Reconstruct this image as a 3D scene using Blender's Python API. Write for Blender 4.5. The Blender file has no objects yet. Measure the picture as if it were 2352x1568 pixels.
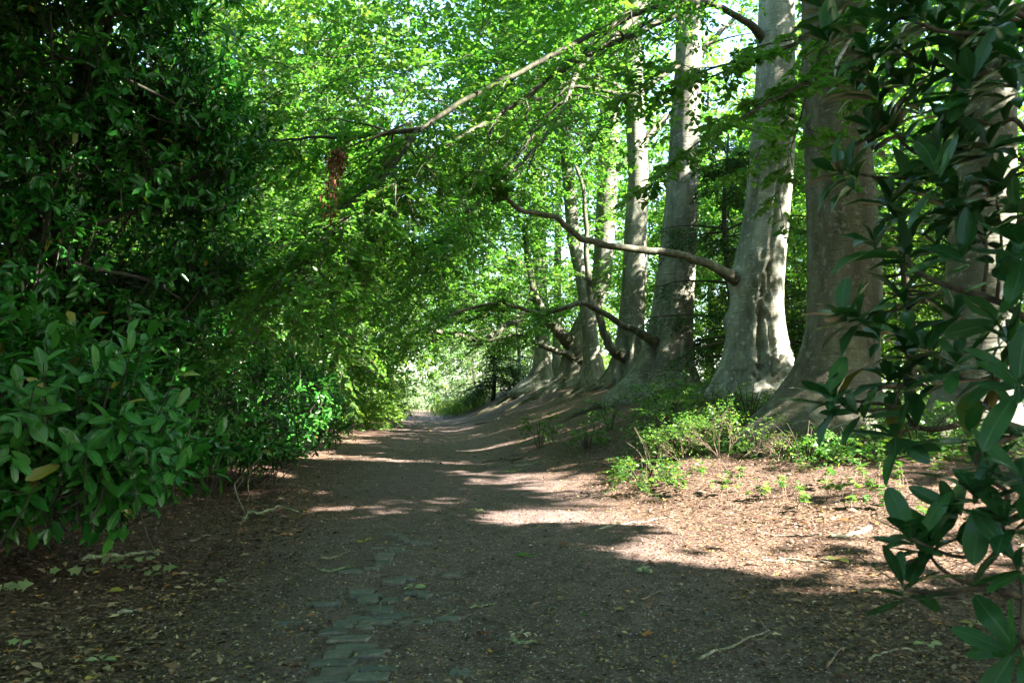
import bpy, math, random
import numpy as np
from mathutils import Vector, Matrix

sc = bpy.context.scene
COL = sc.collection
rng = np.random.default_rng(11)
random.seed(5)
PI = math.pi

# ------------------------------------------------------------------ camera
FPX, CX, CY, HOR = 1829.0, 1176.0, 784.0, 905.0     # photograph read at 2352 x 1568
CAMZ = 1.5
PITCH = math.atan((HOR - CY) / FPX)
cam_d = bpy.data.cameras.new('camera')
cam = bpy.data.objects.new('camera', cam_d)
COL.objects.link(cam)
cam.location = (0, 0, CAMZ)
cam.rotation_euler = (PI / 2 + PITCH, 0, 0)
cam_d.lens = 28.0
cam_d.sensor_width = 36.0
cam_d.clip_start = 0.05
cam_d.clip_end = 600
cam_d.dof.use_dof = True
cam_d.dof.focus_distance = 13.0
cam_d.dof.aperture_fstop = 5.6
sc.camera = cam

# ------------------------------------------------------------------ sky, sun, exposure
SUN_AZ, SUN_EL = math.radians(110), math.radians(38)   # azimuth clockwise from +Y (the view direction)
SUN = np.array([math.sin(SUN_AZ) * math.cos(SUN_EL), math.cos(SUN_AZ) * math.cos(SUN_EL), math.sin(SUN_EL)])
world = bpy.data.worlds.new('World')
sc.world = world
world.use_nodes = True
wn = world.node_tree
bg = wn.nodes['Background']
sky = wn.nodes.new('ShaderNodeTexSky')
sky.sky_type = 'NISHITA'
sky.sun_disc = False
sky.sun_elevation = SUN_EL
sky.sun_rotation = SUN_AZ
wn.links.new(sky.outputs[0], bg.inputs[0])
bg.inputs[1].default_value = 0.09
sun_d = bpy.data.lights.new('sun', 'SUN')
sun_d.energy = 5.0
sun_d.angle = math.radians(0.53)
sun_d.color = (1.0, 0.93, 0.80)
sun_o = bpy.data.objects.new('sun', sun_d)
COL.objects.link(sun_o)
sun_o.rotation_euler = Vector(SUN).to_track_quat('Z', 'Y').to_euler()
sc.view_settings.view_transform = 'Standard'
sc.view_settings.look = 'None'
sc.view_settings.exposure = 3.68
sc.view_settings.gamma = 1
sc.view_settings.use_curve_mapping = False
sc.render.engine = 'CYCLES'
cy = sc.cycles
cy.use_denoising = True
cy.max_bounces = 10
cy.diffuse_bounces = 6
cy.glossy_bounces = 3
cy.transmission_bounces = 8
cy.transparent_max_bounces = 4
cy.caustics_reflective = False
cy.caustics_refractive = False
cy.sample_clamp_indirect = 6.0


# ------------------------------------------------------------------ numeric helpers
def at(px, py, Y):
    """point at distance Y in front of the camera seen at photo pixel (px, py)"""
    cp, sp = math.cos(PITCH), math.sin(PITCH)
    dx, dv = (px - CX) / FPX, (CY - py) / FPX
    d = np.array([dx, cp - sp * dv, sp + cp * dv])
    return np.array([0, 0, CAMZ]) + d * (Y / d[1])


def hash2(i, j, s):
    h = (i * 374761393 + j * 668265263 + s * 1274126177) & 0xFFFFFFFF
    h = ((h ^ (h >> 13)) * 1274126177) & 0xFFFFFFFF
    return ((h ^ (h >> 16)) & 0xFFFF) / 65535.0


def vnoise(x, y, s=0):
    x, y = np.asarray(x, float), np.asarray(y, float)
    i, j = np.floor(x).astype(np.int64), np.floor(y).astype(np.int64)
    fx, fy = x - i, y - j
    fx, fy = fx * fx * (3 - 2 * fx), fy * fy * (3 - 2 * fy)
    a = hash2(i, j, s) * (1 - fx) + hash2(i + 1, j, s) * fx
    b = hash2(i, j + 1, s) * (1 - fx) + hash2(i + 1, j + 1, s) * fx
    return (a * (1 - fy) + b * fy) * 2 - 1


def fbm(x, y, s=0, o=3):
    v, a = 0, 1.0
    for k in range(o):
        v = v + a * vnoise(x * 2 ** k, y * 2 ** k, s + k * 17)
        a *= 0.5
    return v


def sstep(a, b, x):
    t = np.clip((x - a) / (b - a), 0, 1)
    return t * t * (3 - 2 * t)


KU = 0.1126                      # the lane runs along u = x + KU * y
HY = [-40, 3, 6, 9, 11, 13, 14.5, 18, 23, 29, 35, 45, 60, 80, 130]
HZ = [.05, .05, .12, .3, .5, .8, .98, 1.5, 1.66, 1.78, 1.86, 2.05, 1.9, 1.4, 1.0]


def terr(x, y):
    x, y = np.asarray(x, float), np.asarray(y, float)
    u = x + KU * y + 0.35 * vnoise(y * 0.13, y * 0 + 3.3, 4)
    H = np.interp(y, HY, HZ)
    s = np.clip((u - 1.0) / 5.8, 0, 1)
    f = 0.5 * s * s * (3 - 2 * s) + 0.5 * s ** 1.4
    z = H * f * (1 - 0.45 * sstep(9.0, 17, u))
    z = z + 0.07 * np.clip(-u - 2.4, 0, 8)
    z = z + 0.10 * fbm(x * 0.35, y * 0.35, 2, 2) * sstep(1.6, 4, np.abs(u + .3)) + 0.03 * fbm(x * 0.8, y * 0.8, 7, 2)
    return z


def fine(x, y):
    return 0.016 * fbm(x * 3.3, y * 3.3, 31, 3) + 0.007 * fbm(x * 17, y * 17, 55, 2)


def ground(x, y):
    return terr(x, y) + fine(x, y)


def gp(px, py):
    """where the ray through photo pixel (px, py) meets the ground"""
    Ys = np.concatenate([np.linspace(2, 30, 600), np.linspace(30.1, 150, 600)])
    cp, sp = math.cos(PITCH), math.sin(PITCH)
    dx, dv = (px - CX) / FPX, (CY - py) / FPX
    t = Ys / (cp - sp * dv)
    X, Z = dx * t, CAMZ + (sp + cp * dv) * t
    below = Z < terr(X, Ys)
    k = int(np.argmax(below)) if below.any() else len(Ys) - 1
    return np.array([X[k], Ys[k], float(ground(X[k], Ys[k]))])


def norm(v):
    return v / (np.linalg.norm(v, axis=-1, keepdims=True) + 1e-9)


def catmull(pts, n):
    pts = np.asarray(pts, float)
    if len(pts) == 2:
        return pts[0] + (pts[1] - pts[0]) * np.linspace(0, 1, n)[:, None]
    P = np.vstack([2 * pts[0] - pts[1], pts, 2 * pts[-1] - pts[-2]])
    seg = np.linspace(0, len(pts) - 1 - 1e-6, n)
    i = seg.astype(int)
    t = (seg - i)[:, None]
    a, b, c, d = P[i], P[i + 1], P[i + 2], P[i + 3]
    return 0.5 * (2 * b + (c - a) * t + (2 * a - 5 * b + 4 * c - d) * t ** 2 + (3 * b - a - 3 * c + d) * t ** 3)


# ------------------------------------------------------------------ object helpers
def mesh_obj(name, V, F, mat, parent=None, smooth=True):
    """F: list of (n, k) index arrays"""
    me = bpy.data.meshes.new(name)
    V = np.asarray(V, np.float32)
    F = [np.asarray(f, np.int32) for f in F if len(f)]
    me.vertices.add(len(V))
    me.vertices.foreach_set('co', V.ravel())
    nl = sum(f.size for f in F)
    npol = sum(len(f) for f in F)
    me.loops.add(nl)
    me.loops.foreach_set('vertex_index', np.concatenate([f.ravel() for f in F]) if F else [])
    me.polygons.add(npol)
    starts, o = [], 0
    for f in F:
        starts.append(o + np.arange(len(f)) * f.shape[1])
        o += f.size
    me.polygons.foreach_set('loop_start', np.concatenate(starts).astype(np.int32))
    me.update(calc_edges=True)
    if smooth:
        me.polygons.foreach_set('use_smooth', np.ones(npol, bool))
    if mat is not None:
        me.materials.append(mat)
    o = bpy.data.objects.new(name, me)
    COL.objects.link(o)
    if parent is not None:
        o.parent = parent
        o.matrix_parent_inverse = parent.matrix_basis.inverted()
    return o


def tag(o, label=None, cat=None, group=None, kind=None):
    if label: o['label'] = label
    if cat: o['category'] = cat
    if group: o['group'] = group
    if kind: o['kind'] = kind
    return o


def empty(name, loc, label, cat, group=None):
    o = bpy.data.objects.new(name, None)
    COL.objects.link(o)
    o.location = [float(v) for v in loc]
    o.empty_display_size = 0.2
    bpy.context.view_layer.update() if False else None
    from mathutils import Matrix
    o.matrix_basis = Matrix.Translation(Vector([float(v) for v in loc]))
    return tag(o, label, cat, group)


class Geo:
    """collects vertices and faces"""
    def __init__(s):
        s.V, s.F, s.n = [], {}, 0

    def add(s, V, faces):
        V = np.asarray(V, float).reshape(-1, 3)
        for f in faces:
            f = np.asarray(f)
            if len(f):
                s.F.setdefault(f.shape[1], []).append(f + s.n)
        s.V.append(V)
        s.n += len(V)

    def tubes(s, paths, radii, sides=5, cap=True):
        """paths (M,K,3), radii (M,K)"""
        P = np.asarray(paths, float)
        if P.ndim == 2: P = P[None]
        R = np.asarray(radii, float)
        if R.ndim == 1: R = np.broadcast_to(R, P.shape[:2])
        M, K, _ = P.shape
        if M == 0: return
        T = norm(np.gradient(P, axis=1))
        main = norm(P[:, -1] - P[:, 0])
        ref = np.where(np.abs(main[:, 2:3]) > 0.75, np.array([[1.0, 0, 0]]), np.array([[0, 0, 1.0]]))
        S = norm(np.cross(T, ref[:, None, :]))
        B = np.cross(S, T)
        a = np.arange(sides) * 2 * PI / sides
        V = P[:, :, None, :] + R[:, :, None, None] * (np.cos(a)[None, None, :, None] * S[:, :, None, :] + np.sin(a)[None, None, :, None] * B[:, :, None, :])
        idx = np.arange(M * K * sides).reshape(M, K, sides)
        q = np.stack([idx[:, :-1], np.roll(idx, -1, 2)[:, :-1], np.roll(idx, -1, 2)[:, 1:], idx[:, 1:]], -1).reshape(-1, 4)
        fs = [q]
        if cap:
            fs.append(idx[:, -1, :])
            fs.append(idx[:, 0, ::-1])
        s.add(V, fs)

    def obj(s, name, mat, parent=None, smooth=True):
        V = np.concatenate(s.V)
        return mesh_obj(name, V, [np.concatenate(f) for f in s.F.values()], mat, parent, smooth)


# leaf outlines: rows (along, across, lift), faces
LEAF4 = (np.array([[0, 0, 0], [.48, .5, .08], [1, 0, -.06], [.48, -.5, .08]]), [np.array([[0, 1, 2, 3]])])
LEAF6 = (np.array([[0, 0, 0], [.30, .42, .10], [.68, .40, .07], [1, 0, -.08], [.68, -.40, .07], [.30, -.42, .10]]),
         [np.array([[0, 3, 2, 1], [0, 5, 4, 3]])])
LEAF8 = (np.array([[0, 0, 0], [.22, 0, -.01], [.24, .36, .07], [.24, -.36, .07], [.62, 0, -.03], [.62, .48, .05], [.62, -.48, .05], [1, 0, -.17]]),
         [np.array([[1, 4, 5, 2], [1, 3, 6, 4]]), np.array([[0, 1, 2], [0, 3, 1], [4, 7, 5], [4, 6, 7]])])
IVY = (np.array([[0, 0, 0], [.12, .45, .08], [.45, .55, .10], [1, 0, -.05], [.45, -.55, .10], [.12, -.45, .08]]),
       [np.array([[0, 3, 2, 1], [0, 5, 4, 3]])])


class Leaves:
    def __init__(s):
        s.P, s.D, s.N, s.L = [], [], [], []

    def add(s, P, D, N, L):
        s.P.append(P.reshape(-1, 3)); s.D.append(D.reshape(-1, 3)); s.N.append(N.reshape(-1, 3)); s.L.append(np.asarray(L).ravel())

    def arrays(s):
        return np.concatenate(s.P), norm(np.concatenate(s.D)), np.concatenate(s.N), np.concatenate(s.L)

    def build(s, name, mat, parent=None, shape=LEAF4, wr=0.6, do_carve=True, smooth=False, keep=None):
        P, D, N, L = s.arrays()
        m = np.ones(len(P), bool)
        if do_carve: m &= carve(P)
        if keep is not None: m &= keep(P)
        P, D, N, L = P[m], D[m], N[m], L[m]
        S = norm(np.cross(D, N))
        N = np.cross(S, D)
        T, F = shape
        V = P[:, None] + L[:, None, None] * (T[None, :, 0:1] * D[:, None] + wr * T[None, :, 1:2] * S[:, None] + T[None, :, 2:3] * N[:, None])
        k = len(T)
        off = (np.arange(len(P)) * k)[:, None, None]
        fs = [(f[None] + off).reshape(-1, f.shape[1]) for f in F]
        return mesh_obj(name, V.reshape(-1, 3), fs, mat, parent, smooth)


# gaps in the canopy through which the sun comes down (ground ellipses and trunk spots)
GAPS, SPOTS, LIT_FROM = [], [], 62.0


def gap(px, py, hw, hh, k=1.0):
    c, a, b = gp(px, py), gp(px, py + hh), gp(px, py - hh)
    GAPS.append((c[0], c[1], c[2], hw / FPX * c[1], max(0.12, (b[1] - a[1]) / 2), k))


def spot(px, py, Y, r, k=1.0):
    SPOTS.append((at(px, py, Y), r, k))


def carve(P):
    keep = np.ones(len(P), bool)
    r = hash2((P[:, 0] * 977).astype(np.int64), (P[:, 1] * 983).astype(np.int64), 5)
    for (cx, cy_, cz, rx, ry, k) in GAPS:
        t = (P[:, 2] - cz) / SUN[2]
        qx, qy = P[:, 0] - SUN[0] * t - cx, P[:, 1] - SUN[1] * t - cy_
        w = 0.45 * fbm((qx + cx) * 1.1 + 9, (qy + cy_) * 1.6, 77, 3)
        d = np.sqrt((qx / rx) ** 2 + (qy / ry) ** 2) + w
        keep &= ~((t > 0.9) & (d < 1.05) & (r < k))
    for (c, rad, k) in SPOTS:
        q = P - c
        t = q @ SUN
        d = np.linalg.norm(q - t[:, None] * SUN, axis=1)
        if rad < 1: rad = rad + .24
        keep &= ~((t > 0.8) & (d < rad * (1 + 0.35 * fbm(P[:, 1] * 1.3, P[:, 2] * 1.3, 91, 2))) & (r < k))
    return keep


for g in [(1150, 1104, 120, 8, .8), (1330, 1112, 135, 17, 1), (1260, 1183, 115, 20, 1), (1400, 1130, 70, 22, 1), (1060, 1083, 80, 6, .6), (960, 1148, 70, 6, .6),
          (1440, 1255, 130, 14, 1), (1640, 1285, 140, 22, 1), (1700, 1185, 290, 38, 1), (1960, 1215, 240, 52, .93), (1820, 1270, 140, 30, .9),
          (1640, 1085, 130, 40, 1), (1900, 1100, 120, 45, .9), (1600, 1010, 120, 25, .9), (2140, 1150, 120, 60, .85), (2180, 1290, 120, 50, .75), (2210, 1440, 90, 30, .6), (2000, 1330, 200, 40, .6), (1760, 1335, 110, 22, .55), (2200, 1385, 110, 50, .55), (1560, 1160, 90, 30, 1), (1500, 1230, 120, 16, 1),
          (735, 1042, 40, 8, .9), (640, 1090, 40, 10, .6), (560, 1165, 40, 7, .5), (950, 1062, 40, 4, .7), (880, 1058, 40, 4, .6),
          (950, 955, 80, 5, 1), (905, 968, 40, 3, .9), (1210, 905, 60, 6, .8)]:
    gap(*g)
for s_ in [(1795, 690, 18, .42), (1788, 800, 18, .30), (1800, 470, 18, .50), (1808, 610, 18, .22), (1975, 700, 14, .34), (1950, 790, 14, .30, .8), (2000, 640, 14, .22),
           (2295, 790, 13, .50), (2250, 940, 13, .55), (2000, 250, 14, .4, .7), (1598, 200, 23, .7), (1585, 655, 23, .30), (1462, 280, 29, 1.2), (1400, 350, 35, 2.5), (1395, 560, 35, 1.0),
           (1250, 830, 45, .45, .7), (1050, 735, 24, .9), (980, 760, 24, .7), (665, 880, 14, .4), (690, 940, 15, .35), (780, 985, 19, .4), (770, 540, 10.6, .2)]:
    spot(*s_)
for s_ in [(900, 380, 14, 1.3), (760, 480, 14, 1.2), (1080, 420, 17, 1.5), (700, 240, 16, 1.5), (1250, 330, 22, 1.9), (1000, 500, 21, 1.8), (1000, 60, 20, 1.8), (800, 560, 21, 1.4), (600, 380, 18, 1.5), (900, 130, 19, 1.9), (1200, 600, 28, 1.8), (1420, 180, 27, 2.2), (1330, 480, 30, 1.8), (500, 150, 20, 1.6), (1000, 690, 30, 1.6), (760, 760, 30, 1.5)]:
    spot(*s_, .62)

# ------------------------------------------------------------------ materials
def new_mat(name):
    m = bpy.data.materials.new(name)
    m.use_nodes = True
    nt = m.node_tree
    b = nt.nodes['Principled BSDF']
    return m, nt, b


def N_(nt, typ, **kw):
    n = nt.nodes.new('ShaderNode' + typ)
    for k, v in kw.items():
        if k.startswith('i_'):
            n.inputs[k[2:].replace('_', ' ')].default_value = v
        else:
            setattr(n, k, v)
    return n


def ramp(nt, src, stops, interp='LINEAR'):
    r = N_(nt, 'ValToRGB')
    e = r.color_ramp.elements
    r.color_ramp.interpolation = interp
    while len(e) < len(stops): e.new(0.5)
    for k, (p, c) in enumerate(stops):
        e[k].position = p
        e[k].color = (*c, 1) if len(c) == 3 else c
    nt.links.new(src, r.inputs[0])
    return r.outputs[0]


def math_(nt, op, a, b=None, c=None):
    n = N_(nt, 'Math', operation=op)
    for i, v in enumerate((a, b, c)):
        if v is None: continue
        if hasattr(v, 'links'): nt.links.new(v, n.inputs[i])
        else: n.inputs[i].default_value = v
    return n.outputs[0]


def mixc(nt, fac, a, b, mode='MIX'):
    n = N_(nt, 'Mix', data_type='RGBA', blend_type=mode)
    for s, v in ((n.inputs[0], fac), (n.inputs[6], a), (n.inputs[7], b)):
        if hasattr(v, 'links'): nt.links.new(v, s)
        else: s.default_value = v if isinstance(v, (int, float)) else (*v, 1)
    return n.outputs[2]


def leaf_mat(name, stops, tint=(1.35, 1.5, .55), trans=0.45, rough=0.4, spec=0.4, vein=0.0):
    m, nt, b = new_mat(name)
    geo = N_(nt, 'NewGeometry')
    oi = N_(nt, 'ObjectInfo')
    rnd = math_(nt, 'FRACT', math_(nt, 'ADD', geo.outputs['Random Per Island'], oi.outputs['Random']))
    col = ramp(nt, rnd, stops)
    pos = N_(nt, 'TexNoise', i_Scale=0.6, i_Detail=2.0)
    nt.links.new(geo.outputs['Position'], pos.inputs['Vector'])
    hs = N_(nt, 'HueSaturation')
    nt.links.new(col, hs.inputs['Color'])
    nt.links.new(math_(nt, 'MULTIPLY_ADD', pos.outputs[0], 0.06, 0.47), hs.inputs['Hue'])
    nt.links.new(math_(nt, 'MULTIPLY_ADD', pos.outputs[0], 0.7, 0.65), hs.inputs['Value'])
    col = hs.outputs[0]
    b.inputs['Roughness'].default_value = rough
    b.inputs['Specular IOR Level'].default_value = spec
    nt.links.new(col, b.inputs['Base Color'])
    tr = N_(nt, 'BsdfTranslucent')
    nt.links.new(mixc(nt, 1.0, col, tint, 'MULTIPLY'), tr.inputs['Color'])
    mx = N_(nt, 'MixShader')
    mx.inputs[0].default_value = trans
    nt.links.new(b.outputs[0], mx.inputs[1])
    nt.links.new(tr.outputs[0], mx.inputs[2])
    nt.links.new(mx.outputs[0], nt.nodes['Material Output'].inputs[0])
    return m


M_BEECH = leaf_mat('beech_leaf', [(0, (.05, .145, .028)), (.5, (.072, .185, .034)), (.85, (.10, .215, .04)), (1, (.15, .25, .05))], tint=(1.22, 1.42, .55), trans=.56, rough=.42, spec=.45)
M_BEECH_FAR = leaf_mat('broad_leaf', [(0, (.065, .155, .034)), (.6, (.10, .20, .045)), (1, (.17, .25, .06))], tint=(1.4, 1.45, .5), trans=.58, rough=.5, spec=.3)
M_HAZED_LEAF = leaf_mat('haze_pale_shrub_leaf', [(0, (.12, .19, .10)), (.6, (.17, .25, .14)), (1, (.24, .29, .17))], tint=(1.2, 1.3, .8), trans=.45, rough=.5, spec=.35)  # glow of haze at the lane end, put into the leaf colour
M_LAUREL = leaf_mat('laurel_leaf', [(0, (.018, .095, .016)), (.5, (.028, .135, .020)), (.988, (.050, .18, .028)), (.994, (.22, .20, .03)), (1, (.26, .18, .03))], tint=(1.2, 1.5, .5), trans=.26, rough=.17, spec=.42)
M_RHODO = leaf_mat('rhododendron_leaf', [(0, (.016, .058, .020)), (.6, (.024, .082, .025)), (.985, (.036, .11, .03)), (.994, (.13, .095, .015)), (1, (.14, .08, .015))], tint=(1.2, 1.6, .5), trans=.28, rough=.33, spec=.6)
M_IVY = leaf_mat('ivy_leaf', [(0, (.035, .115, .025)), (.6, (.075, .175, .035)), (.9, (.14, .23, .05)), (1, (.22, .25, .06))], trans=.42, rough=.35, spec=.5)
M_YEW = leaf_mat('needle', [(0, (.018, .06, .018)), (.6, (.03, .085, .02)), (1, (.06, .11, .03))], trans=.25, rough=.45, spec=.3)
M_GRASS = leaf_mat('grass_blade', [(0, (.07, .14, .03)), (.6, (.10, .18, .04)), (1, (.18, .20, .07))], trans=.4, rough=.5, spec=.3)
M_DEAD = leaf_mat('dry_brown_leaf', [(0, (.08, .028, .014)), (.6, (.16, .055, .026)), (1, (.24, .095, .045))], tint=(1.1, .9, .6), trans=.2, rough=.55, spec=.25)
M_LITTER = leaf_mat('fallen_leaf', [(0, (.028, .016, .010)), (.35, (.075, .044, .028)), (.58, (.15, .092, .058)), (.78, (.25, .168, .11)), (.90, (.38, .27, .18)), (.945, (.32, .12, .04)), (.98, (.40, .26, .05)), (1, (.58, .52, .42))],
                    tint=(1, .8, .6), trans=.12, rough=.6, spec=.3)


def ribbed(src, name, rib, width, veins=14.0):
    """the same leaf with a pale midrib, faint side veins and blemishes, for leaves modelled one by one"""
    m = src.copy()
    m.name = name
    nt = m.node_tree
    b = next(n for n in nt.nodes if n.type == 'BSDF_PRINCIPLED')
    old = b.inputs['Base Color'].links[0].from_socket
    tc = N_(nt, 'TexCoord')
    sp = N_(nt, 'SeparateXYZ')
    nt.links.new(tc.outputs['Object'], sp.inputs[0])
    ay = math_(nt, 'ABSOLUTE', sp.outputs[1])
    mid = ramp(nt, math_(nt, 'DIVIDE', ay, width), [(.35, (1, 1, 1)), (1.0, (0, 0, 0))])
    w = math_(nt, 'FRACT', math_(nt, 'MULTIPLY', math_(nt, 'SUBTRACT', sp.outputs[0], math_(nt, 'MULTIPLY', ay, .9)), veins))
    vn = ramp(nt, math_(nt, 'ABSOLUTE', math_(nt, 'SUBTRACT', w, .5)), [(.0, (1, 1, 1)), (.12, (0, 0, 0))])
    col = mixc(nt, math_(nt, 'MULTIPLY', vn, .22), old, rib)
    col = mixc(nt, math_(nt, 'MULTIPLY', mid, .75), col, rib)
    bl = N_(nt, 'TexNoise', i_Scale=9.0, i_Detail=6.0, i_Roughness=.75)
    geo = N_(nt, 'NewGeometry')
    nt.links.new(geo.outputs['Position'], bl.inputs['Vector'])
    sp2 = ramp(nt, bl.outputs[0], [(.66, (0, 0, 0)), (.72, (1, 1, 1))])
    col = mixc(nt, math_(nt, 'MULTIPLY', sp2, .3), col, (.075, .07, .02))
    nt.links.new(col, b.inputs['Base Color'])
    rr = ramp(nt, bl.outputs[0], [(.3, (.09, .09, .09)), (.7, (.30, .30, .30))])
    nt.links.new(rr, b.inputs['Roughness'])
    bp = N_(nt, 'Bump', i_Strength=.35, i_Distance=.004)
    nt.links.new(math_(nt, 'ADD', math_(nt, 'MULTIPLY', vn, -.6), math_(nt, 'MULTIPLY', mid, -1.0)), bp.inputs['Height'])
    nt.links.new(bp.outputs[0], b.inputs['Normal'])
    return m


def bark(name, c0, c1, c2, scale=1.0, bump=0.25, moss=0.35, spec=0.2):
    m, nt, b = new_mat(name)
    geo = N_(nt, 'NewGeometry')
    mp = N_(nt, 'Mapping')
    mp.inputs['Scale'].default_value = (2.2 * scale, 2.2 * scale, .55 * scale)
    nt.links.new(geo.outputs['Position'], mp.inputs[0])
    streak = N_(nt, 'TexNoise', i_Scale=1.6, i_Detail=6.0, i_Roughness=.6)
    nt.links.new(mp.outputs[0], streak.inputs['Vector'])
    mp2 = N_(nt, 'Mapping')
    mp2.inputs['Scale'].default_value = (1.3, 1.3, 30)
    nt.links.new(geo.outputs['Position'], mp2.inputs[0])
    ring = N_(nt, 'TexNoise', i_Scale=1.0 * scale, i_Detail=4.0, i_Roughness=.65)
    nt.links.new(mp2.outputs[0], ring.inputs['Vector'])
    blot = N_(nt, 'TexNoise', i_Scale=3.1 * scale, i_Detail=5.0, i_Roughness=.7)
    nt.links.new(geo.outputs['Position'], blot.inputs['Vector'])
    speck = N_(nt, 'TexVoronoi', i_Scale=26.0 * scale)
    nt.links.new(geo.outputs['Position'], speck.inputs['Vector'])
    col = ramp(nt, streak.outputs[0], [(.32, c0), (.52, c1), (.68, c2)])
    wide = N_(nt, 'TexNoise', i_Scale=.55, i_Detail=3.0)
    nt.links.new(mp.outputs[0], wide.inputs['Vector'])
    col = mixc(nt, ramp(nt, wide.outputs[0], [(.42, (.65, .65, .65)), (.62, (0, 0, 0))]), col, mixc(nt, 1.0, col, (.55, .54, .46), 'MULTIPLY'))
    mossm = math_(nt, 'MULTIPLY', ramp(nt, blot.outputs[0], [(.48, (0, 0, 0)), (.66, (1, 1, 1))]), moss)
    col = mixc(nt, mossm, col, (.10, .12, .045))
    dark = math_(nt, 'MULTIPLY', ramp(nt, ring.outputs[0], [(.36, (1, 1, 1)), (.42, (0, 0, 0))]), .55)
    col = mixc(nt, dark, col, tuple(v * .35 for v in c0))
    lich = N_(nt, 'TexNoise', i_Scale=7.5 * scale, i_Detail=8.0, i_Roughness=.75)
    nt.links.new(geo.outputs['Position'], lich.inputs['Vector'])
    col = mixc(nt, math_(nt, 'MULTIPLY', ramp(nt, lich.outputs[0], [(.565, (0, 0, 0)), (.585, (1, 1, 1))]), .55), col, tuple(min(.5, v * 1.35) for v in c2))
    col = mixc(nt, math_(nt, 'MULTIPLY', ramp(nt, lich.outputs[0], [(.36, (1, 1, 1)), (.39, (0, 0, 0))]), .6), col, tuple(v * .55 for v in c0))
    pale = math_(nt, 'MULTIPLY', ramp(nt, speck.outputs['Distance'], [(.10, (1, 1, 1)), (.20, (0, 0, 0))]), .45)
    col = mixc(nt, pale, col, (.36, .36, .31))
    nt.links.new(col, b.inputs['Base Color'])
    b.inputs['Roughness'].default_value = .75
    b.inputs['Specular IOR Level'].default_value = spec
    bp = N_(nt, 'Bump', i_Strength=bump, i_Distance=.03)
    h = math_(nt, 'ADD', math_(nt, 'MULTIPLY', ring.outputs[0], .8), blot.outputs[0])
    nt.links.new(h, bp.inputs['Height'])
    nt.links.new(bp.outputs[0], b.inputs['Normal'])
    return m


M_BARK = bark('beech_bark', (.085, .083, .068), (.17, .167, .143), (.27, .265, .23), bump=.85)
M_BARK_PALE = bark('pale_beech_bark', (.15, .148, .125), (.27, .265, .232), (.40, .39, .35), bump=.85)
M_BARK_BROWN = bark('brown_beech_bark', (.06, .054, .042), (.125, .112, .088), (.20, .185, .15), bump=.8)
M_ROOT = bark('root_bark', (.04, .036, .026), (.085, .08, .058), (.14, .135, .10), 2.0, .5, .5)
M_BOUGH = bark('bough_bark', (.045, .044, .033), (.095, .092, .07), (.165, .16, .125), 1.5, .5, .4)
M_LIMB = bark('limb_bark', (.022, .020, .014), (.048, .046, .034), (.095, .092, .068), 2.0, .35, .35)
M_TWIG = bark('twig_bark', (.03, .024, .016), (.05, .042, .028), (.09, .08, .05), 4.0, .2, .2)
M_STEM = bark('laurel_stem_bark', (.025, .022, .018), (.045, .04, .032), (.075, .07, .058), 4.0, .2, .15)
M_RSTEM = bark('rhododendron_stem_bark', (.05, .036, .026), (.085, .062, .045), (.14, .11, .085), 6.0, .25, .1)
M_STICK = bark('pale_stick', (.16, .14, .10), (.28, .26, .20), (.40, .38, .31), 6.0, .2, .35)
M_STICKD = bark('dark_stick', (.05, .04, .03), (.10, .08, .06), (.18, .15, .12), 6.0, .2, .1)
M_LICHEN = bark('lichened_stick', (.12, .14, .09), (.20, .23, .14), (.33, .36, .26), 8.0, .4, .5)
M_MOSSY = bark('mossy_stick', (.14, .15, .02), (.24, .25, .03), (.30, .30, .05), 8.0, .4, .3)
M_PINK = bark('pinkish_twig', (.15, .095, .075), (.24, .165, .13), (.33, .25, .20), 6.0, .2, .05)


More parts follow.
